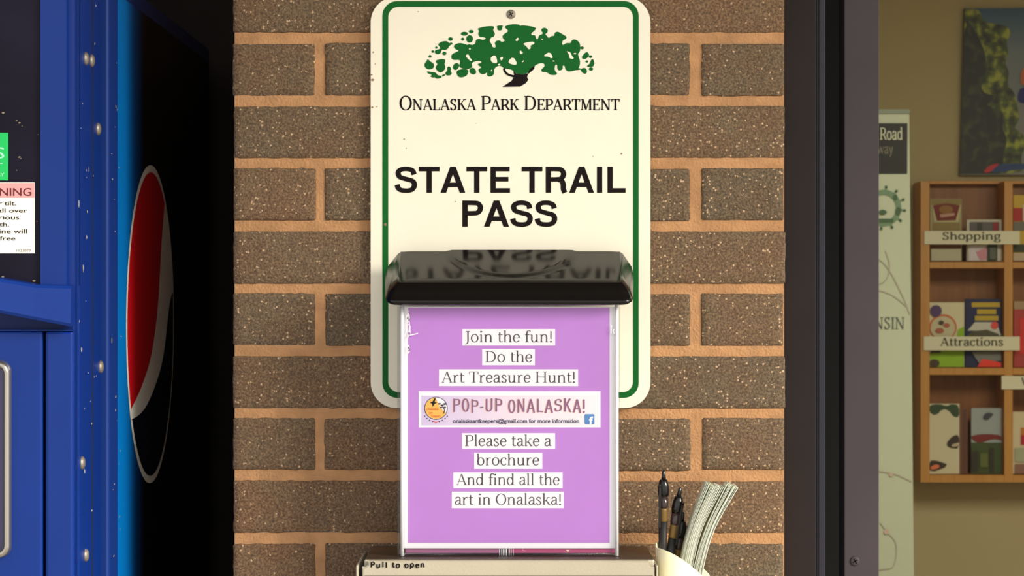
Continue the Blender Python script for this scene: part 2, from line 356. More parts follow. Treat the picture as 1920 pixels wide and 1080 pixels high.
M_lid = mat('glossy_black_plastic', (12, 10, 10), .13, spec=.42)
M_skirt = mat('satin_black_plastic', (12, 10, 10), .2, spec=.35)
M_purple = mat('purple_paper', (196, 132, 220), .6, var=.04, vscale=10)
M_paper = mat('white_paper', (250, 249, 255), .6)
M_greytext = mat('grey_ink', (72, 62, 72), .7, spec=.2)
M_clear = clear('clear_acrylic', refl=.45)
M_edge_glint = clear('acrylic_edge_glint', refl=2.0, rough=.15, haze=.92)  # whitish haze paints the bright highlight along the box edges
M_pane = clear('window_glass', (238, 240, 236), refl=.08)
M_metal = mat('grey_beige_enamel', (182, 173, 152), .35, var=.03, vscale=20, bump=.15, bscale=500)
M_beigewall = mat('beige_wall', (184, 168, 130), .9, var=.02, vscale=3)
M_concrete = mat('concrete', (150, 142, 130), .9, var=.1, vscale=2)
M_plaster = mat('porch_ceiling', (150, 140, 124), .9)
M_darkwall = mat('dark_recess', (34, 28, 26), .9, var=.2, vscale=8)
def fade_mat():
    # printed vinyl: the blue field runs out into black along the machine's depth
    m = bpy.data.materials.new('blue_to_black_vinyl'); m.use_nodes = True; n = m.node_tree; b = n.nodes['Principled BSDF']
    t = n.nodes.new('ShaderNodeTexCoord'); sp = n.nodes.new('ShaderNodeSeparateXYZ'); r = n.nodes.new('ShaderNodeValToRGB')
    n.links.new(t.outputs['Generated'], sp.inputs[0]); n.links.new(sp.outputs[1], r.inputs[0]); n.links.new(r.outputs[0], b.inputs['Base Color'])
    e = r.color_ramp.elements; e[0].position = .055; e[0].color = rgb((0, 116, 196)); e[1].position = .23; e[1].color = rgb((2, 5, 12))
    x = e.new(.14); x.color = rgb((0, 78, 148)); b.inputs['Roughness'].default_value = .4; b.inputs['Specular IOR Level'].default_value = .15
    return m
def wood_mat(name, a, b_):
    m = bpy.data.materials.new(name); m.use_nodes = True; n = m.node_tree; b = n.nodes['Principled BSDF']
    t = n.nodes.new('ShaderNodeTexCoord'); mp = n.nodes.new('ShaderNodeMapping'); mp.inputs['Scale'].default_value = (40, 40, 3)
    no = n.nodes.new('ShaderNodeTexNoise'); no.inputs['Scale'].default_value = 2; no.inputs['Detail'].default_value = 5
    r = n.nodes.new('ShaderNodeValToRGB'); r.color_ramp.elements[0].position = .3; r.color_ramp.elements[1].position = .7
    r.color_ramp.elements[0].color = rgb(a); r.color_ramp.elements[1].color = rgb(b_)
    n.links.new(t.outputs['Object'], mp.inputs[0]); n.links.new(mp.outputs[0], no.inputs['Vector'])
    n.links.new(no.outputs['Fac'], r.inputs[0]); n.links.new(r.outputs[0], b.inputs['Base Color']); b.inputs['Roughness'].default_value = .45
    return m
M_pine = wood_mat('pine', (188, 128, 56), (206, 148, 72))
M_pine_back = wood_mat('stained_back', (128, 76, 30), (150, 92, 40))

# ---------------------------------------------------------------- setting
XL, XR = X(437, 0), X(1473, 0)          # pillar edges
YB = .95
f_ = struct(box('floor', -4, 5, -9, 4.60, -.05, 0, M_concrete))
c_ = struct(box('ceiling', -2.2, 3.9, -1.3, 4.70, 2.7, 2.8, M_plaster))
PZ0 = EYE-.62; PZ1 = EYE+.62
wf = struct(box('wall_front', XL+.0015, XR-.0015, .0018, YB, 0, 2.7, M_mortar))
wf_loc = WL[wf]
# brick meshes: full, half and closer; slightly uneven arrises
def brick_mesh(lx, seed, left=False):
    ly, lz = .096, .0567
    nx, ny, nz = max(6, int(lx/.007)), 4, 6
    bm = bmesh.new(); bmesh.ops.create_cube(bm, size=1)
    for v in bm.verts: v.co = Vector((v.co.x*lx, v.co.y*ly, v.co.z*lz))
    bmesh.ops.bevel(bm, geom=list(bm.edges), offset=.0014, segments=1, affect='EDGES')
    es = [e for e in bm.edges if abs((e.verts[0].co-e.verts[1].co).x) > lx*.8]
    bmesh.ops.subdivide_edges(bm, edges=es, cuts=nx, use_grid_fill=True)
    es = [e for e in bm.edges if abs((e.verts[0].co-e.verts[1].co).z) > lz*.8]
    bmesh.ops.subdivide_edges(bm, edges=es, cuts=nz, use_grid_fill=True)
    for v in bm.verts:
        p = v.co*150+Vector((seed*13.1, seed*3.7, 0)); nn = noise.noise_vector(p)
        v.co += Vector((nn.x*.0010, nn.y*.0004, nn.z*.0011))
    bmesh.ops.recalc_face_normals(bm, faces=bm.faces)
    me = bpy.data.meshes.new('brick'); bm.to_mesh(me); bm.free(); me.materials.append(M_brick)
    me.polygons.foreach_set('use_smooth', [True]*len(me.polygons)); return me
PITCH = 117.25/F*D; z_joint0 = Z(71.5, 0)            # a bed joint centre
BW = 351.5/F*D; JT = .0105
full = [brick_mesh(BW-JT, i) for i in range(4)]
endb = [brick_mesh(X(775, 0)-XL-JT/2, i+9) for i in range(3)]
half = [brick_mesh(X(600, 0)-XL-JT/2, i+20) for i in range(3)]
cx = XL
rows = range(-17, 11)
def brick(me, xc, zc, yc):
    o = bpy.data.objects.new('brick', me); S.collection.objects.link(o); o.parent = wf
    o.location = Vector((xc, yc, zc))-wf_loc
    return o
for r in rows:
    zc = z_joint0+(r+.5)*PITCH
    xs = [XL, X(600, 0), X(951.5, 0), X(1303, 0), XR] if r % 2 else [XL, X(775.5, 0), X(1127, 0), XR]
    for i in range(len(xs)-1):
        a = xs[i]+(0 if i == 0 else JT/2); b = xs[i+1]-(0 if i == len(xs)-2 else JT/2)
        w_ = b-a
        me = min(full+endb+half, key=lambda q: abs(max(v.co.x for v in q.vertices)*2-w_-random.uniform(0, .0015)))
        fam = full if me in full else endb if me in endb else half
        me = random.choice(fam)
        o = brick(me, (a+b)/2+(random.uniform(-.0007, .0007)), zc+random.uniform(-.0006, .0006), .048+random.uniform(-.0006, .0008))
        if random.random() < .5: o.rotation_euler = (math.pi, 0, 0)
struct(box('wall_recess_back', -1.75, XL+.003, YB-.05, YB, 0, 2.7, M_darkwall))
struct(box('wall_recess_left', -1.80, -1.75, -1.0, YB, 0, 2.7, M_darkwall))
struct(box('wall_back', XR-.004, 3.6, 4.54, 4.66, 0, 2.7, M_beigewall))
struct(box('wall_left', XR-.104, XR-.004, YB, 4.54, 0, 2.7, M_beigewall))
struct(box('wall_right', 3.5, 3.6, .3, 4.54, 0, 2.7, M_beigewall))
struct(box('wall_front_right', 1.45, 3.5, .08, .3, 0, 2.7, M_beigewall))

# door frame and glazed door
ztop, zbot = 2.7, 0.0
YA = .07
def vbox(name, px0, px1, Y0, Y1, m, parent=None, bev=0.0):
    return box(name, X(px0, Y0), X(px1, Y0), Y0, Y1, zbot, ztop, m, parent, bev)
tr = struct(box('trim_1', XR-.002, X(1530, YA), YA, YA+.17, 0, 2.7, M_alu_dark, bev=.001))
box('edge_bead', X(1531, YA), X(1548, YA), YA+.002, YA+.17, 0, 2.7, M_alu_edge, tr, .0008)
box('bead_groove', X(1535, YA-.001), X(1537.5, YA-.001), YA, YA+.01, 0, 2.7, M_dark_gap, tr)
box('weather_seal', X(1548, YA), X(1600, YA+.06), YA+.12, YA+.15, 0, 2.7, M_dark_gap, tr)
dr = struct(empty('door_1', (X(1583, .10), .10, 0)))
box('stile', X(1583, .10), X(1648, .10), .10, .145, .01, 2.4, M_alu, dr, .001)
box('stile', 1.34, 1.44, .10, .145, .01, 2.4, M_alu, dr, .001)
box('top_rail', X(1648, .10), 1.34, .10, .145, 2.3, 2.4, M_alu, dr, .001)
box('bottom_rail', X(1648, .10), 1.34, .10, .145, .01, .2, M_alu, dr, .001)
box('glass_pane', X(1648, .10)-.004, 1.343, .118, .124, .2, 2.3, M_pane, dr)
struct(box('trim_2', X(1540, YA), 1.45, .08, .30, 2.41, 2.7, M_alu_dark))
def screw_mesh(px, py, Y, r, parent, m=M_screw):
    g = lathe([(r*.75, -.001), (r, 0), (r*.95, .0009), (r*.7, .0016), (r*.25, .0019)], 18)
    x0, z0 = X(px, Y), Z(py, Y)
    g = xf(g, lambda v: Vector((x0+v.x, Y-v.z, z0+v.y)))
    a = obj('screw', *g, m, parent, smooth=True)
    k = []
    for ang in (.5, 2.07):
        c, s_ = math.cos(ang)*r*.55, math.sin(ang)*r*.55; nx, nz = -math.sin(ang)*r*.1, math.cos(ang)*r*.1
        k.append(([(x0-c-nx, Y-.0021, z0-s_-nz), (x0+c-nx, Y-.0021, z0+s_-nz), (x0+c+nx, Y-.0021, z0+s_+nz), (x0-c+nx, Y-.0021, z0-s_+nz)], [[0, 1, 2, 3]]))
    obj('cross_slot', *join(*k), M_black, a) if parent is None or parent.parent is None and False else obj('cross_slot', *join(*k), M_black, parent)
    return a
screw_mesh(1603, 1052, .10, .0058, dr, M_alu)

# ---------------------------------------------------------------- vending machine
XS = -.430                                   # its right side
YF, YD1, YC = -.2613, -.1017, -.0550            # door face, door back, cabinet front
vm = tag(empty('vending_machine', (XS-.45, .25, 0)), 'tall blue drink vending machine with a red, white and navy globe on its side', 'vending machine')
cab = box('cabinet', XS-.92, XS, YC, .79, .03, 1.84, M_blue_edge, vm, .003)
for q in ((XS-.87, .0), (XS-.05, .0), (XS-.87, .7), (XS-.05, .7)):
    obj('foot', *xf(lathe([(.02, 0), (.02, .03)], 12), lambda v: Vector((q[0]+v.x, q[1]+v.y, v.z))), M_dark_gap, vm)
box('gasket', XS-.9, XS-.035, YD1, YC, .1, 1.8, M_dark_gap, vm)
def YX(px): return -F*XS/(960-px)-D           # depth where the side plane shows at this px
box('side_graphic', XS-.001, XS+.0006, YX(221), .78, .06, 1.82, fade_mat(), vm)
# globe on the side (in the plane x = XS)
GY, GZ, GR = .2415, EYE-.0429, .189
GK = .43/.396
def side(name, pts, off, m):
    V = [(XS+off, GY+a, GZ+b) for a, b in pts]; return obj(name, V, [list(range(len(V)))], m, vm)
def arc(r, a0, a1, n=30): return [(r*math.cos(math.radians(a0+(a1-a0)*i/n)), r*math.sin(math.radians(a0+(a1-a0)*i/n))) for i in range(n+1)]
side('globe_disc', arc(GR, 0, 354, 60), .0009, M_white)
ri = .1803
redw = smooth_pts([(.096, .135), (.072, .089), (.044, .018), (-.004, -.0335), (-.071, -.065), (-.142, -.086)], 5)
redw = [(a*GK, b*GK) for a, b in redw]
a1 = math.degrees(math.atan2(.135, .096)); a2 = math.degrees(math.atan2(-.086, -.142))+360
side('globe_red', redw[:-1]+[p for p in arc(ri, a2, a1, 44)], .0012, M_red)
bw_ = smooth_pts([(-.137, -.098), (-.05, -.09), (.032, -.066), (.09, -.035), (.135, .02), (.163, .035)], 5)
bw_ = [(a*GK, b*GK) for a, b in bw_]
b1 = math.degrees(math.atan2(.035, .163)); b2 = math.degrees(math.atan2(-.098, -.137))
side('globe_navy', bw_[:-1]+arc(ri, b1, b2, 36), .0012, M_navy)
# door
door = box('door', XS-.92, XS, YF+.030, YD1, .06, 1.84, M_blue, vm, .002)
for a, b, nm in ((.0, .0, 'door_groove'),):
    box('door_groove', XS-.001, XS+.0004, YX(172.5), YX(173.6), .07, 1.83, M_dark_gap, door)
    box('door_ridge', XS-.002, XS+.0012, YX(143.5), YX(141.0), .07, 1.83, M_blue, door, .0005)
def fx(px): return X(px, YF)
def fz(py): return Z(py, YF)
V, Fc = boxg(fx(75.5), XS, YF, YF+.034, fz(535), 1.835, 0)
bm = bmesh.new(); vs = [bm.verts.new(v) for v in V]
for f in Fc: bm.faces.new([vs[i] for i in f])
ed = [e for e in bm.edges if all(abs(v.co.x-XS) < 1e-5 and abs(v.co.y-YF) < 1e-5 for v in e.verts)]
bmesh.ops.bevel(bm, geom=ed, offset=.007, segments=6, affect='EDGES')
V, Fc = out(bm); obj('upper_stile', V, Fc, M_blue, vm)
box('display_panel', XS-.88, fx(75), YF+.004, YF+.03, fz(545), 1.80, M_panelglass, vm, .001)
# hood that sweeps out to the left over the delivery slot
V = []; Fc = []
cols = [(138, 536, 612, .012), (72, 534, 599, .018), (0, 521, 584, .026), (-110, 503, 563, .036), (-220, 484, 542, .044), (-420, 455, 505, .054)]
for a, t_, b_, o_ in cols:
    x_ = min(fx(a), XS-.0003); zt, zb2 = fz(t_), fz(b_)
    V += [(x_, YF+.030, zt+.002), (x_, YF-o_+.002, zt), (x_, YF-o_, zt-.003), (x_, YF-o_-.002, zb2+.003), (x_, YF-o_, zb2), (x_, YF+.030, zb2+.004)]
for k in range(len(cols)-1):
    for i in range(6): j = (i+1) % 6; Fc.append([6*k+i, 6*k+6+i, 6*k+6+j, 6*k+j])
Fc += [[0, 1, 2, 3, 4, 5], [len(V)-1-i for i in range(6)]]
hood = obj('hood', V, Fc, M_blue, vm)
box('slot_floor', XS-.88, XS-.001, YF+.0, YF+.028, fz(620.6), fz(618), M_blue, vm)
box('lower_panel', XS-.90, fx(79.5), YF, YF+.03, .1, fz(621), M_blue, vm, .0025)
box('lower_strip', fx(84.5), XS, YF, YF+.03, .1, fz(621), M_blue, vm, .003)
box('panel_gap', fx(79), fx(85), YF+.02, YF+.031, .1, fz(622), M_dark_gap, vm)
# chrome bezel at the left edge
M_chrome = mat('worn_chrome', (176, 170, 160), .22, metal=.9)
P = rrect(-190, 675, 22, 1046, 22); R_ = rrect(-178, 688, 10, 1033, 14)
n = len(P); Yb = YF-.012
V = [(fx(a), YF, fz(b)) for a, b in P]+[(fx(a*.985-0.2), Yb, fz(b)) for a, b in rrect(-187, 678, 19.5, 1043, 20)]+[(fx(a), Yb, fz(b)) for a, b in rrect(-180, 686, 12, 1035, 15)]+[(fx(a), YF-.001, fz(b)) for a, b in R_]
Fc = [[k*n+i, k*n+(i+1) % n, (k+1)*n+(i+1) % n, (k+1)*n+i] for k in range(3) for i in range(n)]
bez = obj('bezel', V, Fc, M_chrome, vm, smooth=True)
M_selpanel = mat('purple_grey_panel', (70, 66, 110), .2)
flat('selection_window', [rrect(-178, 688, 10, 1033, 14)], YF-.0015, M_selpanel, bez)
# two stickers
def plate(name, x0, y0, x1, y1, Y, m, parent, th=.0003): return pbox(name, x0, x1, y0, y1, Y-th, Y, m, parent)
M_stg = mat('green_sticker', (0, 190, 92), .5); M_pink = mat('pink_band', (238, 160, 160), .5); M_stw = mat('sticker_white', (252, 250, 236), .5)
Yp = YF+.004
g_ = plate('green_sticker', -120, 249, 15.5, 338, Yp, M_stg, vm)
M_mint = mat('mint_print', (170, 240, 200), .5)
bfont('S', -9, 8, 297, 21, Yp-.0005, M_mint, g_); bfont('T', -9, 5, 317, 12, Yp-.0005, M_mint, g_); bfont('SY', -4, 8, 331, 7, Yp-.0005, M_mint, g_)
w_ = plate('warning_sticker', -150, 342, 65, 475, Yp, M_stw, vm)
flat('pink_band', [rect(-150, 343, 64.5, 371)], Yp-.0004, M_pink, w_)
M_dred = mat('dark_red_print', (96, 24, 30), .6)
bfont('WARNING', -60, 59, 367, 14.5, Yp-.0006, M_dred, w_, .012)
for t, x0, x1, y in (('Never rock or tilt.', -94, 30, 385), ('Machine can fall over', -104, 51, 398.5), ('and cause serious', -100, 36, 411.5), ('injury or death.', -92, 17, 424.5), ('This machine will', -80, 51, 437.5), ('not give free', -64, 29, 450.5)):
    bfont(t, x0, x1, y, 8, Yp-.0006, M_black, w_, .01)
bfont('1123077', 31, 58, 472, 5, Yp-.0006, M_greytext, w_)
# screws on the door's side
def side_screw(px, py, r=.0068):
    Ys = YX(px); x0 = XS; z0 = Z(py, Ys)
    g = lathe([(r, -.0005), (r, .0006), (r*.85, .0022), (r*.5, .0033), (r*.1, .0036)], 16)
    obj('screw', *xf(g, lambda v: Vector((x0+v.z, Ys+v.x, z0+v.y))), M_screw, door, smooth=True)
for a, b in ((160, 110), (171, 114), (183, 242), (188, 688), (153, 868), (160, 1041)): side_screw(a, b)
# chips in the paint
M_chip = mat('bare_chip', (150, 150, 170), .6)
gs = []
for _ in range(46):
    px = random.choice([random.uniform(145, 186), random.uniform(208, 226)]); py = random.uniform(0, 1075)
    Yc = YX(px); h = random.uniform(.0006, .0022); ww = random.uniform(.002, .005); z0 = Z(py, Yc)
    if random.random() < .25: h *= 2.2
    n = 7; pts = [(XS+.0008, Yc+ww*math.cos(6.28*i/n)*random.uniform(.5, 1), z0+h*math.sin(6.28*i/n)*random.uniform(.5, 1)) for i in range(n)]
    gs.append((pts, [list(range(n))]))
o = obj('paint_chips', *join(*gs), M_chip, vm); o['kind'] = 'stuff'
gs = []
for px, py, sz in ((35, 230, 4), (30, 226, 2.5), (40, 236, 2), (5, 211, 4), (35, 294, 3.5), (38, 297, 2), (30, 319, 1.6), (68, 415, 1.5), (70, 252, 1.5), (63, 527, 4), (4, 519, 5), (24, 533, 3)):
    n = 7; gs.append(([(fx(px+sz*math.cos(6.28*i/n)*random.uniform(.4, 1)), YF+.0034 if py < 500 else YF+.0034, fz(py+.6*sz*math.sin(6.28*i/n)*random.uniform(.4, 1))) for i in range(n)], [list(range(n))]))
o = obj('scuffs', *join(*gs), mat('pale_scuff', (150, 132, 110), .8), vm); o['kind'] = 'stuff'

# ---------------------------------------------------------------- park sign
YS = -.008
SP = rrect(695, -6, 1219.5, 765, 48, 14)
sign = poly_plate('park_sign', SP, YS, YS+.003, M_sign, None, .0004)
tag(sign, 'cream metal park sign with green border and oak tree emblem on brick wall', 'sign')
ringflat('green_border', rrect(717, 2, 1197.5, 746, 28, 14), rrect(728, 13, 1187, 735, 19, 14), YS-.0003, M_green, sign)
def cp(p): return [(780+a*350/1920, 30+b*190/1042) for a, b in p]
main = [(385,300),(440,275),(500,285),(530,300),(545,285),(575,300),(612,285),(615,245),(650,232),(690,250),(725,230),(690,215),(650,215),(638,180),(652,150),(626,130),(700,108),(795,102),(806,120),(790,145),(814,175),(805,212),(770,220),(755,260),(780,290),(785,318),(812,328),(822,310),(808,275),(830,252),(865,252),(880,268),(922,255),(888,225),(895,190),(942,165),(947,145),(910,118),(925,98),(990,83),(1062,86),(1072,104),(1088,92),(1242,116),(1222,150),(1183,178),(1190,198),(1228,195),(1236,238),(1256,240),(1262,200),(1292,190),(1308,176),(1290,155),(1290,130),(1325,118),(1357,138),(1352,170),(1326,186),(1355,212),(1365,232),(1388,205),(1422,205),(1428,168),(1460,158),(1510,188),(1552,212),(1542,240),(1510,248),(1500,285),(1515,302),(1545,275),(1592,282),(1600,250),(1630,238),(1672,258),(1692,300),(1688,370),(1664,388),(1674,420),(1692,480),(1672,545),(1620,565),(1560,572),(1535,545),(1530,510),(1506,510),(1512,545),(1480,565),(1452,548),(1455,500),(1430,500),(1425,560),(1452,585),(1445,607),(1380,607),(1345,575),(1295,578),(1286,550),(1325,520),(1320,488),(1280,482),(1225,508),(1190,545),(1150,588),(1090,602),(1030,592),(1000,560),(960,545),(905,540),(880,515),(850,510),(815,530),(800,560),(805,602),(760,627),(728,612),(735,575),(700,602),(655,592),(638,545),(680,530),(640,508),(636,490),(680,480),(660,458),(600,468),(566,490),(585,520),(550,545),(500,545),(460,535),(442,510),(455,480),(450,448),(390,454),(360,435),(368,390),(430,365),(442,352),(400,340)]
blobs = [[(222,292),(260,262),(320,255),(342,282),(365,268),(382,290),(350,298),(325,342),(290,350),(262,345),(258,380),(225,397),(192,380),(195,350),(245,340),(252,325)],
 [(120,438),(150,470),(187,490),(180,542),(130,552),(92,530),(86,490),(110,465)],[(206,452),(292,438),(305,465),(290,490),(307,530),(280,572),(245,587),(203,545),(203,520),(225,495),(205,475)],
 [(112,565),(150,575),(205,580),(222,610),(262,613),(262,640),(205,647),(190,625),(180,637),(143,622),(168,603),(120,592)],[(262,614),(290,595),(303,608),(275,627)],
 [(318,530),(340,513),(368,543),(352,560),(372,590),(350,614),(303,607),(303,580),(325,560)],[(383,500),(420,478),(448,503),(440,530),(415,560),(378,545)],[(418,560),(480,543),(532,548),(542,580),(515,622),(450,636),(418,602)],
 [(548,545),(590,528),(617,558),(620,590),(590,604),(553,587)],[(1708,415),(1750,366),(1777,383),(1782,412),(1740,447),(1708,437)],[(1800,448),(1827,442),(1838,510),(1800,527),(1748,520),(1790,492)],[(1688,545),(1742,528),(1763,570),(1745,600),(1708,582)],
 [(828,100),(900,94),(885,118),(888,140),(862,152),(835,140),(838,118)],[(1560,545),(1620,560),(1700,552),(1700,540),(1640,530)]]
ells = [(355,237,24,19),(497,182,36,20),(568,160,25,17),(480,238,16,16),(552,235,35,39),(210,325,12,12),(172,365,12,14),(145,415,15,14),(292,385,21,18),(1708,328,19,15),(1758,468,14,12),(1800,545,22,18),(1795,418,18,14)]
flat('tree_canopy', [cp(chaikin(main, 2))]+[cp(chaikin(b, 2)) for b in blobs]+[cp(ell(*e)) for e in ells], YS-.0003, M_green, sign)
holes = [[(1020,255),(1035,228),(1055,222),(1050,258)],[(1096,285),(1150,268),(1217,262),(1217,290),(1180,298),(1178,338),(1155,342),(1135,310)],[(1068,348),(1100,375),(1095,390),(1068,390)],[(1316,402),(1375,368),(1410,420),(1395,438),(1360,415),(1322,417)],[(1543,358),(1592,375),(1600,405),(1628,437),(1600,442),(1578,432),(1575,395)],
 [(763,440),(790,405),(822,408),(838,470),(825,488),(780,477)],[(860,428),(900,418),(880,466)],[(946,467),(995,418),(1038,475),(1030,506),(965,492)],[(1088,472),(1112,450),(1102,477)],[(510,400),(542,393),(552,425),(580,458),(560,464),(515,420)],[(1283,232),(1310,240),(1300,250)],[(765,565),(785,546),(782,568)],[(545,330),(562,330),(562,346),(545,346)],[(840,498),(862,486),(870,500),(850,508)],[(1620,382),(1650,380),(1645,394),(1622,392)],[(1405,458),(1425,458),(1425,468),(1405,468)]]
for h in holes: flat('canopy_opening', [cp(chaikin(h, 1))], YS-.0006, M_sign, sign)
V2 = []; F2 = []
ribbon(smooth_pts([(905, 538), (915, 570), (945, 600), (1010, 622)]), 11, 11, V2, F2)
k = [cp([V2[i] for i in f]) for f in F2]
trunk = [(1000,560),(1030,592),(1090,602),(1150,590),(1172,545),(1222,508),(1215,545),(1152,600),(1143,628),(1156,655),(1130,690),(1072,725),(888,728),(985,665),(1003,632),(1008,600)]
flat('tree_trunk', k+[cp(trunk)], YS-.00045, M_black, sign)
lay('park_lettering', glyphs('ONALASKA PARK DEPARTMENT', SER, .060, .024, caps=.78), 749, 1162, 206.5, 38, YS-.0003, M_black, sign)
lay('pass_lettering', glyphs('STATE TRAIL', SANS, .073, .063), 740, 1173, 361.5, 68, YS-.0003, M_black, sign)
lay('pass_lettering', glyphs('PASS', SANS, .073, .063), 867, 1045, 425, 68, YS-.0003, M_black, sign)
b_ = tag(screw_mesh(958, 27, YS, .0050, None), 'small worn bolt holding up the cream park sign at its top', 'bolt')
for c in list(bpy.data.objects):
    if c.name.startswith('cross_slot') and c.parent is None:
        wl = WL[c]; c.parent = b_; c.location = wl-WL[b_]
b_.name = 'bolt'
# specks and smudges on the sign
gs = []
for px, py, sz in ((784, 22, 1.4), (758, 261, 1.5), (762, 278, 1.5), (854, 378, 1.5), (1165, 288, 2.2), (1112, 293, 1.2), (893, 231, 1), (699, 150, 4), (697, 140, 2), (698, 201, 2.5), (704, 120, 2), (707, 200, 1.5), (723, 421, 4), (700, 98, 2)):
    n = 8; gs.append(([(X(px+sz*math.cos(6.28*i/n)*random.uniform(.4, 1), YS), YS-.0005, Z(py+sz*math.sin(6.28*i/n)*random.uniform(.4, 1), YS)) for i in range(n)], [list(range(n))]))
o = obj('dirt_specks', *join(*gs), mat('grime', (150, 118, 88), .9), sign); o['kind'] = 'stuff'

# ---------------------------------------------------------------- metal cabinet below
YM = -.132; ZT = EYE-.2815
cabm = tag(empty('pass_cabinet', (X(950, YM), -.066, ZT-.42)), 'grey-beige metal box marked pull to open, under the clear brochure box', 'metal box')
box('body', X(682, YM), X(1228, YM), YM+.006, -.001, ZT-.42, ZT, M_metal, cabm, .002)
box('top_plate', X(684, YM), X(1226, YM), YM+.007, -.002, ZT-.0004, ZT+.0003, mat('dark_brown_enamel', (58, 46, 36), .35), cabm)
g = boxg(X(679.5, YM), X(1227, YM), YM-.004, YM+.005, ZT-.40, ZT-.0008, 0)
bm = bmesh.new(); vs = [bm.verts.new(v) for v in g[0]]
for f in g[1]: bm.faces.new([vs[i] for i in f])
ed = [e for e in bm.edges if all(v.co.z > ZT-.01 for v in e.verts) and abs(e.verts[0].co.y-e.verts[1].co.y) > .004]
bmesh.ops.bevel(bm, geom=ed, offset=.006, segments=3, affect='EDGES')
bmesh.ops.bevel(bm, geom=[e for e in bm.edges if all(v.co.y < YM-.0035 for v in e.verts)], offset=.0012, segments=2, affect='EDGES')
V, Fc = out(bm); mdoor = obj('door', V, Fc, M_metal, cabm)
box('door_crease', X(684, YM-.004), X(1224, YM-.004), YM-.0043, YM-.003, ZT-.0158, ZT-.0150, mat('crease', (120, 112, 94), .5), mdoor)
for a, b in ((668, 672.5), (1229.5, 1233)):
    box('side_flange', X(a, YM), X(b, YM), YM-.004, -.002, ZT-.41, ZT-.005, M_metal, cabm, .001)
hg = glyphs('Pull to open', SER, .085, .075, serifs=False, track=.14)
hg = ([(a, b+.05*math.sin(a*5), c) for a, b, c in hg[0]], hg[1])
lay('marker_writing', hg, 695, 796, 1064, 14, YM-.0047, M_black, mdoor)

# ---------------------------------------------------------------- clear brochure box
YB0, YB1 = -.1005, -.0115; BX0, BX1 = X(745, YB0), X(1162, YB0); BZ0, BZ1 = ZT+.0008, EYE-.006
bb = tag(empty('brochure_box', ((BX0+BX1)/2, (YB0+YB1)/2, BZ0)), 'clear plastic brochure box with a glossy black lid in front of the park sign', 'brochure box')
th = .0022
box('front_wall', BX0, BX1, YB0, YB0+th, BZ0, BZ1, M_clear, bb, .0006)
box('back_wall', BX0, BX1, YB1-th, YB1, BZ0, BZ1+.02, M_clear, bb)
box('side_wall', BX0, BX0+th, YB0+th, YB1-th, BZ0, BZ1, M_clear, bb)
box('side_wall', BX1-th, BX1, YB0+th, YB1-th, BZ0, BZ1, M_clear, bb)
box('base', BX0+th, BX1-th, YB0+th, YB1-th, BZ0, BZ0+th, M_clear, bb)
obj('corner_glint', *xf(lathe([(.0019, 0), (.0019, BZ1-BZ0)], 12), lambda v: Vector((X(754, YB0)+v.x, YB0+.0005+v.y, BZ0+v.z))), M_edge_glint, bb, smooth=True)  # white strips added as painted edge highlights, left and right
obj('corner_glint', *xf(lathe([(.0019, 0), (.0019, BZ1-BZ0)], 12), lambda v: Vector((X(1156.5, YB0)+v.x, YB0+.0005+v.y, BZ0+v.z))), M_edge_glint, bb, smooth=True)
obj('foot_bead', *xf(lathe([(.0014, 0), (.0014, BX1-BX0-.004)], 10), lambda v: Vector((BX0+.002+v.z, YB0+.0003+v.y, BZ0+.0016+v.x))), M_clear, bb, smooth=True)
gs = []
random.seed(3)
for i in range(18):                                  # scratches at the top corners
    px = random.uniform(760, 768) if i < 11 else random.uniform(1143, 1158); py = random.uniform(578, 650)
    V2 = []; F2 = []; p = [(px+random.uniform(-3, 3), py+j*5+random.uniform(-3, 3)) for j in range(4)]
    ribbon(smooth_pts(p, 4), .8, .8, V2, F2); gs.append(([(X(a, YB0), YB0-.0002, Z(b, YB0)) for a, b in V2], F2))
V2 = []; F2 = []; ribbon([(767, 629), (776, 627), (784, 625)], .9, .9, V2, F2); gs.append(([(X(a, YB0), YB0-.0002, Z(b, YB0)) for a, b in V2], F2))
o = obj('scratches', *join(*gs), mat('scratch_white', (240, 235, 242), .5), bb); o['kind'] = 'stuff'
# lid: sloping top with a pressed ring, flared skirt and thin lip
lidV = []; lidF = []
NB, NF = 60, 26
yb, yf = -.036, -.1046; zb, zf = Z(471, yb), Z(528.5, yf)
xb0, xb1 = X(752, yb), X(1162, yb); xf0, xf1 = X(748, yf), X(1164, yf)
for j in range(NF+1):
    t = j/NF
    for i in range(NB+1):
        u = i/NB; x_ = (xb0+(xb1-xb0)*u)*(1-t)+(xf0+(xf1-xf0)*u)*t; y_ = yb+(yf-yb)*t; z_ = zb+(zf-zb)*t
        d = math.hypot(x_-X(959, -.05), t*.0764+.004)
        r = min(1, max(0, (.0715-d)/.008)); h = .0016*(r*r*(3-2*r))
        e = min(1, u/.05, (1-u)/.05, (1-t)/.10); h -= .0010*(1-e)**2
        lidV.append((x_, y_+h*-.42, z_+h*.907))
for j in range(NF):
    for i in range(NB): a = j*(NB+1)+i; lidF.append([a, a+NB+1, a+NB+2, a+1])
lidtop = obj('lid_top', lidV, lidF, M_lid, bb, smooth=True)
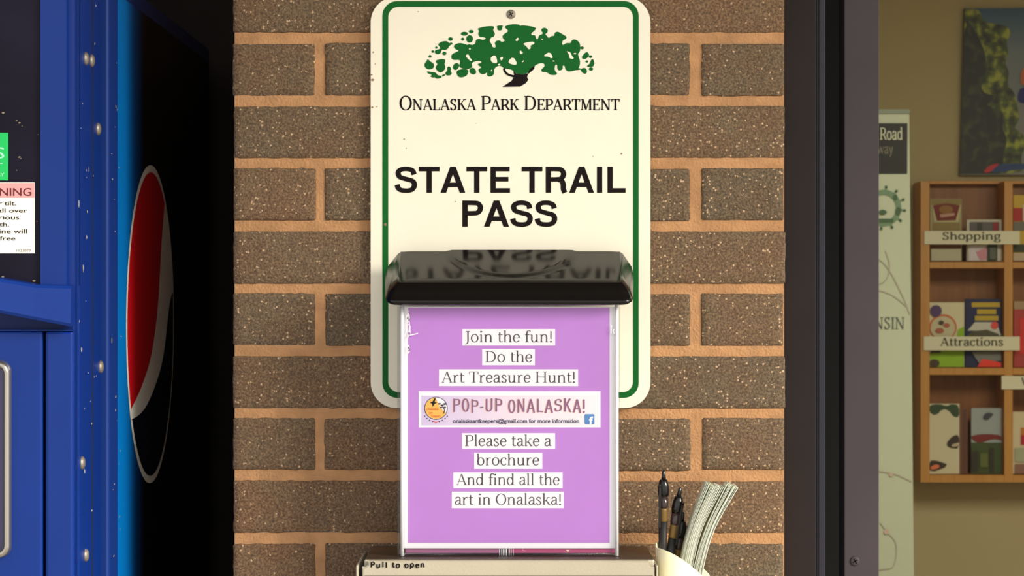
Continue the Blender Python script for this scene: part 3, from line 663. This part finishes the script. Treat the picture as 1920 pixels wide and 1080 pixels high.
# skirt rings, each from back-left round the front to back-right
def loop(xl_b, xr_b, y_b, z_b, xl_f, xr_f, y_f, z_f, r=.008):
    P = [(xl_b, y_b, z_b)]
    for k in range(7):
        a = math.radians(180+k*15); P.append((xl_f+r+r*math.cos(a), y_f+r+r*math.sin(a), z_f+(r+r*math.sin(a))/(y_b-y_f)*(z_b-z_f)))
    for k in range(7):
        a = math.radians(270+k*15); P.append((xr_f-r+r*math.cos(a), y_f+r+r*math.sin(a), z_f+(r+r*math.sin(a))/(y_b-y_f)*(z_b-z_f)))
    P.append((xr_b, y_b, z_b)); return P
def lp(yb_, ybpx, xl, xr, yf_, yfpx, xlf, xrf, r): return loop(X(xl, yb_), X(xr, yb_), yb_, Z(ybpx, yb_), X(xlf, yf_), X(xrf, yf_), yf_, Z(yfpx, yf_), r)
loops = [lp(-.0355, 472, 752, 1162, -.1044, 529, 748.5, 1163.5, .001), lp(-.0345, 476, 746, 1168, -.1062, 531, 744, 1167, .004),
         lp(-.026, 500, 727, 1184, -.112, 550, 727, 1182, .009), lp(-.024, 512, 724, 1187, -.1145, 560, 723.5, 1186, .010), lp(-.024, 520, 722, 1188, -.1165, 564, 721.5, 1188, .011),
         lp(-.024, 524, 722, 1188, -.1168, 569, 723, 1186.5, .011), lp(-.024, 530, 727, 1182, -.113, 572, 728, 1181, .010), lp(-.024, 530, 738, 1172, -.108, 570, 738, 1171, .008)]
V = [p for l in loops for p in l]; n = len(loops[0])
Fc = [[k*n+i, (k+1)*n+i, (k+1)*n+i+1, k*n+i+1] for k in range(len(loops)-1) for i in range(n-1)]
Fc.append([k*n for k in range(len(loops))][::-1]+[k*n+n-1 for k in range(len(loops))])
sk = obj('lid_skirt', V, Fc, M_skirt, bb, smooth=True)
sk.data.polygons[-1].use_smooth = False
# things inside: flyer and two brochures
YFl = YB0+.0032
fl = tag(plate('flyer', 754, 575, 1158, 1028, YFl+.0003, M_paper, None, .0004), 'purple flyer about an art treasure hunt inside the clear box', 'flyer')
flat('purple_field', [rect(765, 577, 1143, 1018)], YFl-.0003, M_purple, fl)
for t, x0, y0, x1, y1, tx0, tx1, bl in (('Join the fun!', 867, 617, 1041, 648, 872, 1035, 641.5), ('Do the', 904, 654.5, 1003, 685, 910, 998, 679), ('Art Treasure Hunt!', 823, 692.5, 1084, 724, 828, 1078, 717.5),
     ('Please take a', 866, 812, 1041, 842, 872, 1034, 836.5), ('brochure', 889, 849, 1017, 879, 894, 1011, 872.5), ('And find all the', 850, 885.5, 1055, 915.5, 856, 1049, 909.5), ('art in Onalaska!', 847, 922, 1057, 953, 853, 1052, 946.5)):
    p_ = flat('text_strip', [rect(x0, y0, x1, y1)], YFl-.0005, M_paper, fl)
    serif(t, tx0, tx1, bl, 29.5, YFl-.0007, M_greytext, p_, .042, .019)
bn = flat('printed_banner', [rect(785, 733.5, 1126, 801.5)], YFl-.0005, M_paper, fl)
M_lav = bpy.data.materials.new('lavender_fade'); M_lav.use_nodes = True
n_ = M_lav.node_tree; t_ = n_.nodes.new('ShaderNodeTexCoord'); sp_ = n_.nodes.new('ShaderNodeSeparateXYZ'); r_ = n_.nodes.new('ShaderNodeValToRGB')
n_.links.new(t_.outputs['Generated'], sp_.inputs[0]); n_.links.new(sp_.outputs[0], r_.inputs[0]); n_.links.new(r_.outputs[0], n_.nodes['Principled BSDF'].inputs['Base Color'])
r_.color_ramp.elements[0].color = rgb((214, 198, 236)); r_.color_ramp.elements[1].color = rgb((248, 244, 248)); e_ = r_.color_ramp.elements.new(.45); e_.color = rgb((240, 224, 240))
flat('banner_tint', [rect(790, 742, 1120, 797.5)], YFl-.0006, M_lav, bn)
M_plum = mat('plum_ink', (142, 92, 130), .6); M_peach = mat('peach_ink', (236, 190, 176), .6); M_nvy = mat('navy_ink', (44, 36, 84), .6)
pg = glyphs('POP-UP ONALASKA!', SANS, .070, .028, track=.07)
pg = ([(a, b+.04*math.sin(a*2.3)-(.05 if 5.9 < a < 6.6 else 0), c) for a, b, c in pg[0]], pg[1])
lay('banner_lettering', pg, 848.5, 1095, 773.5, 35, YFl-.0007, M_peach, bn)
lay('banner_lettering', pg, 850, 1096.5, 773, 35, YFl-.00095, M_plum, bn)
bfont('onalaskaartkeepers@gmail.com for more information', 849, 1086, 793, 7.6, YFl-.0009, M_nvy, bn, .022)
M_org = mat('orange_yellow', (248, 190, 84), .6); M_orgtext = mat('orange_ink', (232, 120, 40), .6)
flat('round_logo', [ell(817.5, 765.5, 22, 21.5, 28)], YFl-.0007, M_nvy, bn)
flat('round_logo', [ell(817.5, 765.5, 20.6, 20.2, 28)], YFl-.0008, M_paper, bn)
a_ = [(817.5+20.4*math.cos(math.radians(a)), 765.5+20*math.sin(math.radians(a))) for a in range(40, 275, 12)]
flat('logo_fill', [a_+[(822, 757), (829, 768), (837, 774)]], YFl-.0009, M_org, bn)
flat('logo_bird', [[(815, 746), (817, 747), (815, 754), (820, 755), (815, 757), (811, 763), (810, 757), (806, 755), (811, 753)]], YFl-.001, M_black, bn)
flat('logo_tree', [ell(824, 757, 3, 1.6, 8), ell(829, 760, 3.4, 1.8, 8), ell(834, 757.5, 3, 2, 8), ell(827, 764, 3, 1.4, 8), ell(834, 764, 2.6, 1.8, 8), [(829, 762), (831, 762), (835, 770), (832, 776), (830.5, 775), (833, 769)]], YFl-.001, M_greytext, bn)
serif('Onalaska', 799.5, 822, 769, 7, YFl-.0011, M_orgtext, bn, .07, .05, name='logo_lettering')
serif('Art', 803, 811, 776.5, 7, YFl-.0011, M_orgtext, bn, .07, .05, name='logo_lettering')
bfont('Keepers', 809, 826, 782, 4.6, YFl-.0011, M_orgtext, bn, .02, name='logo_lettering')
flat('logo_pin', [[(811, 788), (817, 791), (823, 788), (817, 794.5)]], YFl-.0008, mat('pin_red', (236, 110, 120), .6), bn)
arcs = []
for k in range(9):
    if k in (4,): continue
    a = math.radians(145-k*13.7); cx_, cy_ = 817.5+26*math.cos(a), 765.5+25.5*math.sin(a); arcs.append(ell(cx_, cy_, 1.5, 1.2, 6))
flat('logo_caption', arcs, YFl-.0008, M_greytext, bn)
ib = flat('social_icon', [rrect(1096, 776.5, 1114.5, 795.5, 2, 3)], YFl-.0008, mat('icon_blue', (74, 138, 204), .5), bn)
bfont('f', 1104.5, 1112, 795, 13.5, YFl-.001, M_paper, ib, .04)
M_mag = mat('magenta_paper', (186, 70, 122), .6); M_mauve = mat('mauve_paper', (166, 96, 138), .6)
Yr = YB0+.0052
def brochure_in(x0, x1, m, label):
    e = box('brochure', X(x0, Yr), X(x1, Yr), Yr, Yr+.012, BZ0+th+.0002, BZ0+.20, m, None, .0004)
    return tag(e, label, 'brochure', 'pink brochures inside the clear box')
ba = brochure_in(760, 951, M_mauve, 'left mauve brochure behind the purple flyer, barcode at its lower corner')
bc = brochure_in(953, 1155, M_mag, 'right magenta brochure behind the purple flyer in the clear box')
for i, (a, b) in enumerate(((936, 938), (940, 941), (943, 944.2), (946, 946.8), (948, 950))):
    pass
pl = flat('barcode_patch', [rect(936, 1025, 951, 1042)], Yr-.0003, mat('smoke', (88, 70, 82), .6), ba)
flat('barcode', [rect(a, 1024, b, 1042) for a, b in ((936, 937.6), (940, 941), (943, 944), (946, 946.8), (948.6, 950.6))], Yr-.0005, M_paper, ba)
flat('barcode', [rect(a, 1024, b, 1042) for a, b in ((954, 955.6), (958, 959), (962, 962.9))], Yr-.0005, M_paper, bc)
flat('printed_frame', [rect(980, 1020, 981.4, 1033), rect(980, 1032, 986, 1033.2)], Yr-.0005, mat('pink_line', (240, 150, 190), .6), bc)
flat('printed_arrow', [[(1061, 1031), (1068, 1031), (1064.5, 1035.5)]], Yr-.0005, mat('pale_yellow', (246, 232, 200), .6), bc)

# ---------------------------------------------------------------- cup, pens, folded forms
M_cup = mat('cream_plastic', (246, 240, 200), .4)
CX, CY, CR = X(1282, -.08), -.082, .0300
N = 48; V = []; Fc = []
def rimz(a):
    x = math.cos(a); y = math.sin(a)
    return EYE-.2735-(.0125*(x+1)**1.7 if y < 0.3 else .0125*(x+1)**1.7*.9)+(.004 if y > 0 else 0)
zb_ = ZT-.10
for r in (CR, CR-.0016):
    for i in range(N): a = 2*math.pi*i/N; V.append((CX+r*math.cos(a), CY+r*math.sin(a), rimz(a)))
    for i in range(N): a = 2*math.pi*i/N; V.append((CX+r*.94*math.cos(a), CY+r*.94*math.sin(a), zb_+(.0016 if r < CR else 0)))
for i in range(N):
    j = (i+1) % N
    Fc += [[N+i, N+j, j, i], [2*N+i, 2*N+j, 3*N+j, 3*N+i], [i, j, 2*N+j, 2*N+i]]
Fc += [list(range(2*N-1, N-1, -1)), list(range(3*N, 4*N))]
cup = tag(obj('cup', V, Fc, M_cup, None, smooth=True), 'cream plastic cup with sloping rim beside the grey-beige metal box', 'cup')
bk = box('bracket', X(1233.5, -.07), CX-CR+.004, -.10, -.06, ZT-.08, ZT-.05, M_cup, cup, .001)
M_penb = mat('black_pen_plastic', (14, 12, 14), .2); M_penc = clear('smoky_barrel', (120, 110, 100), 1.0); M_amber = mat('amber_label', (112, 84, 34), .4); M_grip = mat('rubber_grip', (24, 21, 20), .6)
def pen(top, bot, Y, label, yaw=0):
    a = Vector((X(top[0], Y), Y, Z(top[1], Y))); d = (Vector((X(bot[0], Y), Y+.006, Z(bot[1], Y)))-a).normalized()
    Lp = .145; up = -d; sx_ = Vector((0, 1, 0)).cross(up).normalized(); sy_ = up.cross(sx_)
    base = a+d*Lp
    root = tag(empty('pen', base), label, 'pen', 'black pens in the cream cup')
    def part(name, prof, m, n=16):
        g = lathe([(r, z) for r, z in prof], n)
        return obj(name, *xf(g, lambda v: base+sx_*v.x+sy_*v.y+up*(v.z)), m, root, smooth=True)
    part('tip', [(.0008, 0), (.0012, .004), (.0036, .014)], M_penb)
    part('grip', [(.0038, .014), (.0046, .03), (.0043, .06), (.0046, .0905)], M_grip)
    part('label_sleeve', [(.0046, .0907), (.0048, .092), (.0048, .103), (.0047, .105)], M_amber)
    part('barrel', [(.0047, .105), (.0052, .107), (.0052, .118)], M_penb if 0 else mat('smoky_plastic', (56, 44, 44), .15))
    part('cap', [(.0056, .118), (.0060, .122), (.0058, .128), (.0044, .1345), (.0030, .1355)], M_penb)
    part('push_button', [(.0026, .1355), (.0022, .139), (.0018, .144), (.0008, .145)], M_penb)
    g = boxg(-.0014, .0014, -.0088, -.0076, .085, .130, .0004); g2 = boxg(-.0014, .0014, -.0088, -.004, .127, .131, .0004)
    ca, sa = math.cos(yaw), math.sin(yaw)
    obj('clip', *xf(join(g, g2), lambda v: base+sx_*(v.x*ca-v.y*sa)+sy_*(v.x*sa+v.y*ca)+up*v.z), M_penb, root)
pen((1244.5, 882), (1243, 1035), -.082, 'taller black click pen standing upright at the cup\'s left side', -.5)
pen((1275.5, 914), (1254, 1062), -.078, 'shorter black pen leaning right beside the folded white forms', .6)
pen((1281, 960), (1266, 1070), -.066, 'low black pen tucked behind the other two, next to the forms', 1.4)
M_form = mat('form_paper', (206, 210, 190), .8, var=.06, vscale=60); M_form2 = mat('form_paper_white', (238, 240, 226), .7)
def forms(n, b0, b1, t0, t1, group, label, thick, seed, ty):
    random.seed(seed)
    for i in range(n):
        u = i/(n-1); bxp = b0[0]+(b1[0]-b0[0])*u; byp = b0[1]+(b1[1]-b0[1])*u
        txp = t0[0]+(t1[0]-t0[0])*u; typ = t0[1]+(t1[1]-t0[1])*u+random.uniform(-2.2, 2.2)
        Yn = -.090+random.uniform(-.0012, .0012); Yf = Yn+.026
        V = []; K = 9
        P0 = (bxp-(txp-bxp)*.16, byp+70); 
        pts = smooth_pts([P0, (bxp, byp), (bxp+(txp-bxp)*(.40-.06*u), byp+(typ-byp)*.5), (txp, typ)], 4)
        for (px, py) in pts:
            for Yq in (Yn, Yf):
                for s_ in (-.5, .5): V.append((X(px, Yn)+s_*thick, Yq, Z(py, Yn)))
        Fc = []
        for k in range(len(pts)-1):
            a = 4*k; b = a+4
            Fc += [[a, a+1, b+1, b], [a+2, b+2, b+3, a+3], [a, b, b+2, a+2], [a+1, a+3, b+3, b+1]]
        Fc += [[0, 2, 3, 1], [len(V)-4, len(V)-3, len(V)-1, len(V)-2]]
        o = obj('folded_form', V, Fc, M_form2 if random.random() < .35 else M_form)
        tag(o, label if 0 < i < n-1 else label.replace('white', 'leftmost' if i == 0 else 'rightmost'), 'form', group)
forms(15, (1279, 1046), (1299, 1060), (1325, 906), (1357, 914), 'left bundle of folded forms in the cup', 'white folded form in the left bundle leaning out of the cream cup', .0006, 1, 0)
forms(10, (1303, 1058), (1318, 1068), (1363, 906), (1384, 914), 'right bundle of folded forms in the cup', 'white folded form in the right bundle leaning out of the cream cup', .0006, 2, 0)

# ---------------------------------------------------------------- inside the room
DR = 7.02-D      # front plane of the rack
rk = tag(empty('brochure_rack', (X(1830, DR), DR+.06, Z(905, DR))), 'wall-hung pine brochure rack with labelled rows', 'rack')
ybk = 4.538
def rb(name, x0, x1, y0, y1, Y0=DR, Y1=ybk-.012, m=M_pine, par=None): return pbox(name, x0, x1, y0, y1, Y0, Y1, m, par or rk, .001, 1)
rb('back_board', 1730, 2190, 342, 902, ybk-.012, ybk, M_pine_back)
for x0, x1 in ((1726, 1743), (1883, 1899), (2036, 2052), (2190, 2206)): rb('upright', x0, x1, 340, 905)
for a, b in ((1743, 1883), (1899, 2036), (2052, 2190)):
    rb('shelf', a, b, 491, 503); rb('shelf', a, b, 690, 703); rb('shelf', a, b, 891, 905)
rb('top_board', 1743, 2190, 339, 345, ybk-.05, ybk-.012)
M_strip = mat('cream_label_strip', (226, 220, 192), .5); M_strtxt = mat('olive_ink', (70, 66, 52), .6)
YT = DR-.006
for x0, x1, y0, y1, t, tx in ((1733, 1912, 433, 458, 'Shopping', (1767, 1877)), (1732, 1912, 631, 657, 'Attractions', (1763, 1881)), (1878, 2060, 705, 730, 'Visitor', None)):
    st = pbox('label_strip', x0, x1, y0, y1, YT, YT+.004, M_strip, rk)
    if tx: serif(t, tx[0], tx[1], y1-8.5, 20 if t == 'Shopping' else 22, YT-.002, M_strtxt, st, .062, .03)
    else: flat('lettering', [[(1915, 708), (1918, 708), (1922, 722), (1920, 722)]], YT-.002, M_strtxt, st)
CC = {}
def col(c):
    k = 'ink_%d_%d_%d' % c
    return mat(k, c, .6)
def brochure(x0, y0, x1, y1, base, label, shapes, grp='brochures in the pine rack', Y=None):
    Y = DR+.03 if Y is None else Y
    x1 = min(x1, 1878) if x0 < 1890 else x1; y1 -= 1.6
    o = pbox('brochure', x0, x1, y0, y1, Y, Y+.012, col(base), None)
    tag(o, label, 'brochure', grp)
    for i, (c, pol) in enumerate(shapes):
        for p_ in pol:
            p_ = [(min(a, x1-.4), min(b, y1-.4)) for a, b in p_]
            flat('print', [p_], Y-.0015*(i+1), col(c), o)
    return o
brochure(1744, 373, 1803, 491, (170, 160, 116), 'cream brochure with a maroon basket shape, upper row left', [
    ((150, 128, 74), [rect(1746, 374, 1802, 384), rect(1748, 418, 1800, 432)]), ((200, 190, 142), [[(1747, 384), (1802, 384), (1797, 417), (1752, 417)]]), ((120, 36, 24), [[(1749, 385), (1776, 381), (1800, 385), (1792, 413), (1757, 414)]]), ((150, 104, 46), [ell(1774, 393, 13, 8)]), ((196, 150, 132), [[(1762, 402), (1790, 399), (1790, 404), (1764, 408)]]),
    ((110, 60, 36), [rect(1746, 458, 1802, 466)]), ((190, 184, 156), [rect(1746, 467, 1802, 489)])])
brochure(1813, 412, 1880, 491, (216, 210, 196), 'white-bordered brochure of small photos, upper row beside the maroon one', [
    ((104, 96, 96), [rect(1818, 416, 1874, 440)]), ((70, 66, 62), [rect(1832, 417, 1842, 432)]), ((150, 40, 36), [rect(1862, 417, 1872, 433)]), ((214, 204, 210), [rect(1816, 460, 1848, 489)]), ((208, 140, 156), [[(1830, 472), (1850, 464), (1850, 486), (1838, 488)]]), ((44, 46, 36), [rect(1852, 458, 1870, 489)]), ((94, 98, 84), [rect(1856, 464, 1868, 486)])])
brochure(1743, 567, 1808, 690, (222, 212, 178), 'white and lime brochure with a purple circle, middle row left', [
    ((146, 190, 28), [[(1744, 660), (1790, 655), (1796, 618), (1808, 612), (1808, 690), (1744, 690)]]), ((206, 110, 60), [ell(1768, 614, 26, 25, 26)]), ((204, 194, 160), [ell(1768, 615, 23, 22, 26)]), ((84, 60, 110), [ell(1755, 583, 11, 11, 20)]), ((180, 96, 70), [ell(1762, 620, 8, 5), ell(1775, 610, 6, 4)]), ((74, 56, 36), [ell(1765, 605, 5, 4), ell(1752, 681, 10, 7), rect(1746, 656, 1764, 662)])])
brochure(1810, 560, 1882, 690, (24, 30, 76), 'navy brochure with yellow headline bars, middle row beside the lime one', [
    ((196, 166, 42), [rect(1822, 567, 1875, 576), rect(1832, 580, 1868, 589), rect(1828, 592, 1872, 601)]), ((206, 202, 190), [[(1814, 620), (1828, 604), (1868, 604), (1878, 630), (1868, 628), (1845, 620)]]), ((84, 80, 54), [[(1814, 628), (1826, 621), (1850, 618), (1872, 626), (1874, 631), (1814, 631)]]), ((226, 80, 78), [ell(1865, 610, 7, 7)]), ((120, 120, 116), [[(1822, 660), (1880, 658), (1882, 676), (1836, 682)]]), ((236, 60, 40), [[(1832, 688), (1842, 673), (1882, 680), (1882, 690), (1832, 690)]])], )
brochure(1741, 757, 1799, 890, (214, 204, 172), 'cream brochure with green leaves and dark ovals, bottom row left', [
    ((46, 70, 36), [chaikin([(1742, 760), (1760, 757), (1776, 762), (1784, 757), (1798, 760), (1799, 782), (1788, 782), (1780, 770), (1768, 766), (1754, 780), (1742, 772)], 1)]), ((56, 40, 28), [chaikin([(1773, 833), (1786, 817), (1799, 815), (1799, 841), (1782, 840)], 1), chaikin([(1742, 864), (1756, 863), (1782, 873), (1742, 887)], 1)]), ((196, 178, 150), [chaikin([(1783, 834), (1799, 829), (1799, 836), (1786, 838)], 1)]), ((226, 122, 76), [chaikin([(1744, 876), (1754, 870), (1763, 873), (1758, 879), (1746, 881)], 1)])])
brochure(1800, 766, 1814, 890, (120, 74, 52), 'brown brochure seen edge-on between the two bottom-row ones', [((96, 56, 40), [rect(1804, 768, 1813, 889)])])
brochure(1821, 765, 1880, 890, (160, 166, 168), 'brochure with grey sky above a red and green meadow, bottom row', [
    ((62, 76, 26), [rect(1821, 830, 1880, 890)]), ((122, 30, 28), [chaikin([(1821, 817), (1845, 813), (1880, 816), (1880, 826), (1862, 822), (1836, 832), (1821, 822)], 1)]), ((64, 62, 74), [chaikin([(1842, 785), (1846, 776), (1853, 773), (1864, 776), (1858, 782), (1852, 788)], 1)]), ((46, 40, 18), [rect(1821, 846, 1834, 884), rect(1856, 840, 1864, 886)]), ((96, 104, 40), [rect(1838, 850, 1852, 876)])])
g2 = 'brochures in the pine rack'
brochure(1900, 366, 1960, 491, (206, 170, 60), 'yellow-topped brochure with a red panel, upper row of the second column', [((176, 40, 26), [rect(1900, 390, 1918, 415)]), ((216, 208, 190), [rect(1918, 384, 1960, 415)]), ((116, 110, 104), [rect(1900, 416, 1940, 432)]), ((50, 56, 34), [rect(1900, 458, 1940, 472)]), ((198, 176, 150), [rect(1900, 474, 1940, 489)])])
brochure(1966, 380, 2028, 491, (120, 140, 170), 'pale blue brochure at the right of the second column, upper row', [])
brochure(1901, 565, 1962, 690, (176, 60, 56), 'red brochure with a tan top edge, middle row of the second column', [((170, 142, 110), [rect(1901, 565, 1962, 580)]), ((214, 44, 34), [rect(1912, 596, 1962, 664)])])
brochure(1899, 772, 1962, 890, (214, 198, 164), 'cream brochure with a small red square, bottom row of the second column', [((196, 120, 40), [rect(1914, 802, 1930, 816)]), ((180, 30, 40), [rect(1914, 816, 1930, 834)]), ((168, 172, 140), [rect(1903, 840, 1962, 866)]), ((142, 100, 86), [rect(1903, 870, 1962, 889)])])

# poster on the room's back wall
YP = 4.518
M_fol = bpy.data.materials.new('printed_foliage'); M_fol.use_nodes = True
n_ = M_fol.node_tree; t_ = n_.nodes.new('ShaderNodeTexCoord'); o_ = n_.nodes.new('ShaderNodeTexNoise'); o_.inputs['Scale'].default_value = 30; o_.inputs['Detail'].default_value = 6
r_ = n_.nodes.new('ShaderNodeValToRGB'); el = r_.color_ramp.elements; el[0].position = .36; el[0].color = rgb((22, 26, 10)); el[1].position = .64; el[1].color = rgb((158, 164, 52)); q_ = el.new(.5); q_.color = rgb((72, 84, 26))
n_.links.new(t_.outputs['Object'], o_.inputs['Vector']); n_.links.new(o_.outputs['Fac'], r_.inputs[0]); n_.links.new(r_.outputs[0], n_.nodes['Principled BSDF'].inputs['Base Color'])
M_skyp = bpy.data.materials.new('printed_sky'); M_skyp.use_nodes = True
n_ = M_skyp.node_tree; t_ = n_.nodes.new('ShaderNodeTexCoord'); sp_ = n_.nodes.new('ShaderNodeSeparateXYZ'); r_ = n_.nodes.new('ShaderNodeValToRGB'); el = r_.color_ramp.elements
el[0].position = .3; el[0].color = rgb((124, 124, 122)); el[1].position = 1; el[1].color = rgb((20, 78, 116)); q_ = el.new(.72); q_.color = rgb((112, 122, 130))
n_.links.new(t_.outputs['Generated'], sp_.inputs[0]); n_.links.new(sp_.outputs[2], r_.inputs[0]); n_.links.new(r_.outputs[0], n_.nodes['Principled BSDF'].inputs['Base Color'])
po = poly_plate('poster', [(1809, 16), (2300, 12), (2296, 328), (1800, 328)], YP, YP+.018, M_skyp)
tag(po, 'large poster of green trees under a blue sky above the pine rack', 'poster')
fo = chaikin([(1809, 17), (1809, 17), (1809, 17), (1838, 17), (1842, 40), (1866, 45), (1888, 48), (1896, 62), (1886, 80), (1892, 100), (1884, 120), (1893, 135), (1888, 160), (1902, 172), (1908, 200), (1912, 225), (1900, 240), (1918, 250), (1924, 270), (1912, 300), (1924, 326), (1801, 326), (1801, 326), (1801, 326), (1803, 240), (1806, 120)], 2)
flat('printed_trees', [fo], YP-.002, M_fol, po)
M_fol2 = M_fol.copy(); M_fol2.name = 'printed_dark_foliage'
for n_ in M_fol2.node_tree.nodes:
    if n_.type == 'VALTORGB': n_.color_ramp.elements[0].color = rgb((12, 12, 6)); n_.color_ramp.elements[1].color = rgb((18, 20, 10)); n_.color_ramp.elements[2].color = rgb((58, 66, 28))
flat('printed_shadow', [chaikin([(1808, 30), (1830, 60), (1846, 95), (1852, 130), (1838, 160), (1846, 176), (1864, 178), (1862, 190), (1848, 196), (1868, 205), (1882, 212), (1878, 240), (1890, 262), (1878, 300), (1890, 326), (1801, 326), (1801, 326), (1801, 326), (1804, 200)], 1)], YP-.003, M_fol2, po)
flat('printed_figure', [chaikin([(1914, 130), (1930, 122), (1960, 130), (1960, 162), (1914, 164)], 1)], YP-.004, col((196, 108, 78)), po)
flat('printed_figure', [chaikin([(1908, 182), (1914, 162), (1960, 160), (1960, 196), (1912, 194)], 1)], YP-.005, col((38, 44, 120)), po)
flat('printed_slide', [chaikin([(1842, 324), (1856, 309), (1876, 306), (1866, 314), (1856, 324)], 1)], YP-.005, col((196, 52, 60)), po)
flat('printed_slide', [chaikin([(1854, 324), (1868, 310), (1890, 306), (1960, 308), (1960, 316), (1900, 318), (1880, 324)], 1)], YP-.0045, col((48, 70, 124)), po)

# free-standing banner
YN = 6.2-D
M_ban = mat('banner_vinyl', (186, 192, 172), .7); M_banw = mat('banner_head', (206, 216, 196), .6)
bn_ = tag(empty('banner_stand', (X(1500, YN), YN+.05, 0)), 'tall pale green banner stand with black heading, beside the pine rack', 'banner')
xl = 1310
def bx(px, py): return px+(py-540)*.010
ban = poly_plate('banner_sheet', [(xl, 212), (bx(1708, 212), 212), (bx(1708, 1500), 1500), (xl, 1500)], YN, YN+.003, M_ban, bn_)
pbox('top_bar', xl-4, 1706, 205, 213, YN-.004, YN+.008, mat('bar_grey', (120, 130, 112), .4), bn_)
flat('heading_block', [[(xl, 231), (1701.5, 231), (1701, 326), (xl, 326)]], YN-.002, col((18, 16, 14)), ban)
M_bt = mat('banner_text', (196, 198, 176), .6)
serif('River', 1586, 1640, 262, 32, YN-.004, M_bt, ban, .06, .03)
serif('Road', 1650, 1692, 262, 32, YN-.004, M_bt, ban, .06, .03)
serif('way', 1645, 1675, 288, 26, YN-.004, mat('banner_text_dim', (120, 116, 100), .6), ban, .05, .025)
M_wheel = mat('wheel_green', (110, 136, 108), .7); M_wheel2 = mat('wheel_dark', (66, 94, 66), .7)
WV = []; WF = []
cxw, cyw, rw = 1657, 390, 28
ribbon([(cxw+rw*math.cos(a*math.pi/24), cyw+rw*1.05*math.sin(a*math.pi/24)) for a in range(49)], 5, 5, WV, WF)
for k in range(12):
    a = k*math.pi/6+.12; ribbon([(cxw+rw*math.cos(a), cyw+rw*math.sin(a)), (cxw+(rw+12)*math.cos(a), cyw+(rw+12)*math.sin(a))], 2, 2, WV, WF)
wh = flat('wheel_emblem', [[WV[i] for i in f] for f in WF]+[ell(cxw+(rw+12)*math.cos(k*math.pi/6+.12), cyw+(rw+12)*math.sin(k*math.pi/6+.12), 3, 3, 8) for k in range(12)], YN-.002, M_wheel, ban)
flat('wheel_detail', [ell(cxw+27, cyw+6, 5, 8, 10), ell(cxw+22, cyw-20, 4, 6, 10), ell(cxw-2, cyw+8, 8, 5, 10), rect(cxw-26, cyw+20, cxw+18, cyw+27)], YN-.004, M_wheel2, ban)
serif('WISCONSIN', 1560, 1696, 617, 32, YN-.002, mat('banner_dark_text', (84, 92, 82), .7), ban, .055, .022)
RV = []; RF = []
for p in ([(1600, 470), (1655, 492), (1690, 550), (1706, 590)], [(1600, 540), (1655, 530), (1668, 500), (1660, 470)], [(1620, 880), (1650, 884), (1680, 890), (1709, 903)], [(1620, 1070), (1655, 1068), (1676, 1060), (1680, 1020), (1662, 996), (1650, 980)], [(1630, 540), (1670, 552), (1700, 575)]):
    ribbon(smooth_pts(p), 1.0, 1.0, RV, RF)
flat('river_line', [[RV[i] for i in f] for f in RF], YN-.002, mat('river_pink', (170, 160, 148), .7), ban)
flat('map_dot', [ell(1671, 890, 4, 4, 12), ell(1662, 997, 5, 5, 12)], YN-.0035, mat('dot_pink', (196, 170, 160), .7), ban)
pbox('base', xl-6, 1720, 1490, 1560, YN-.06, YN+.09, M_alu, bn_)
for o in bn_.children:
    pass
bpy.context.view_layer.update()
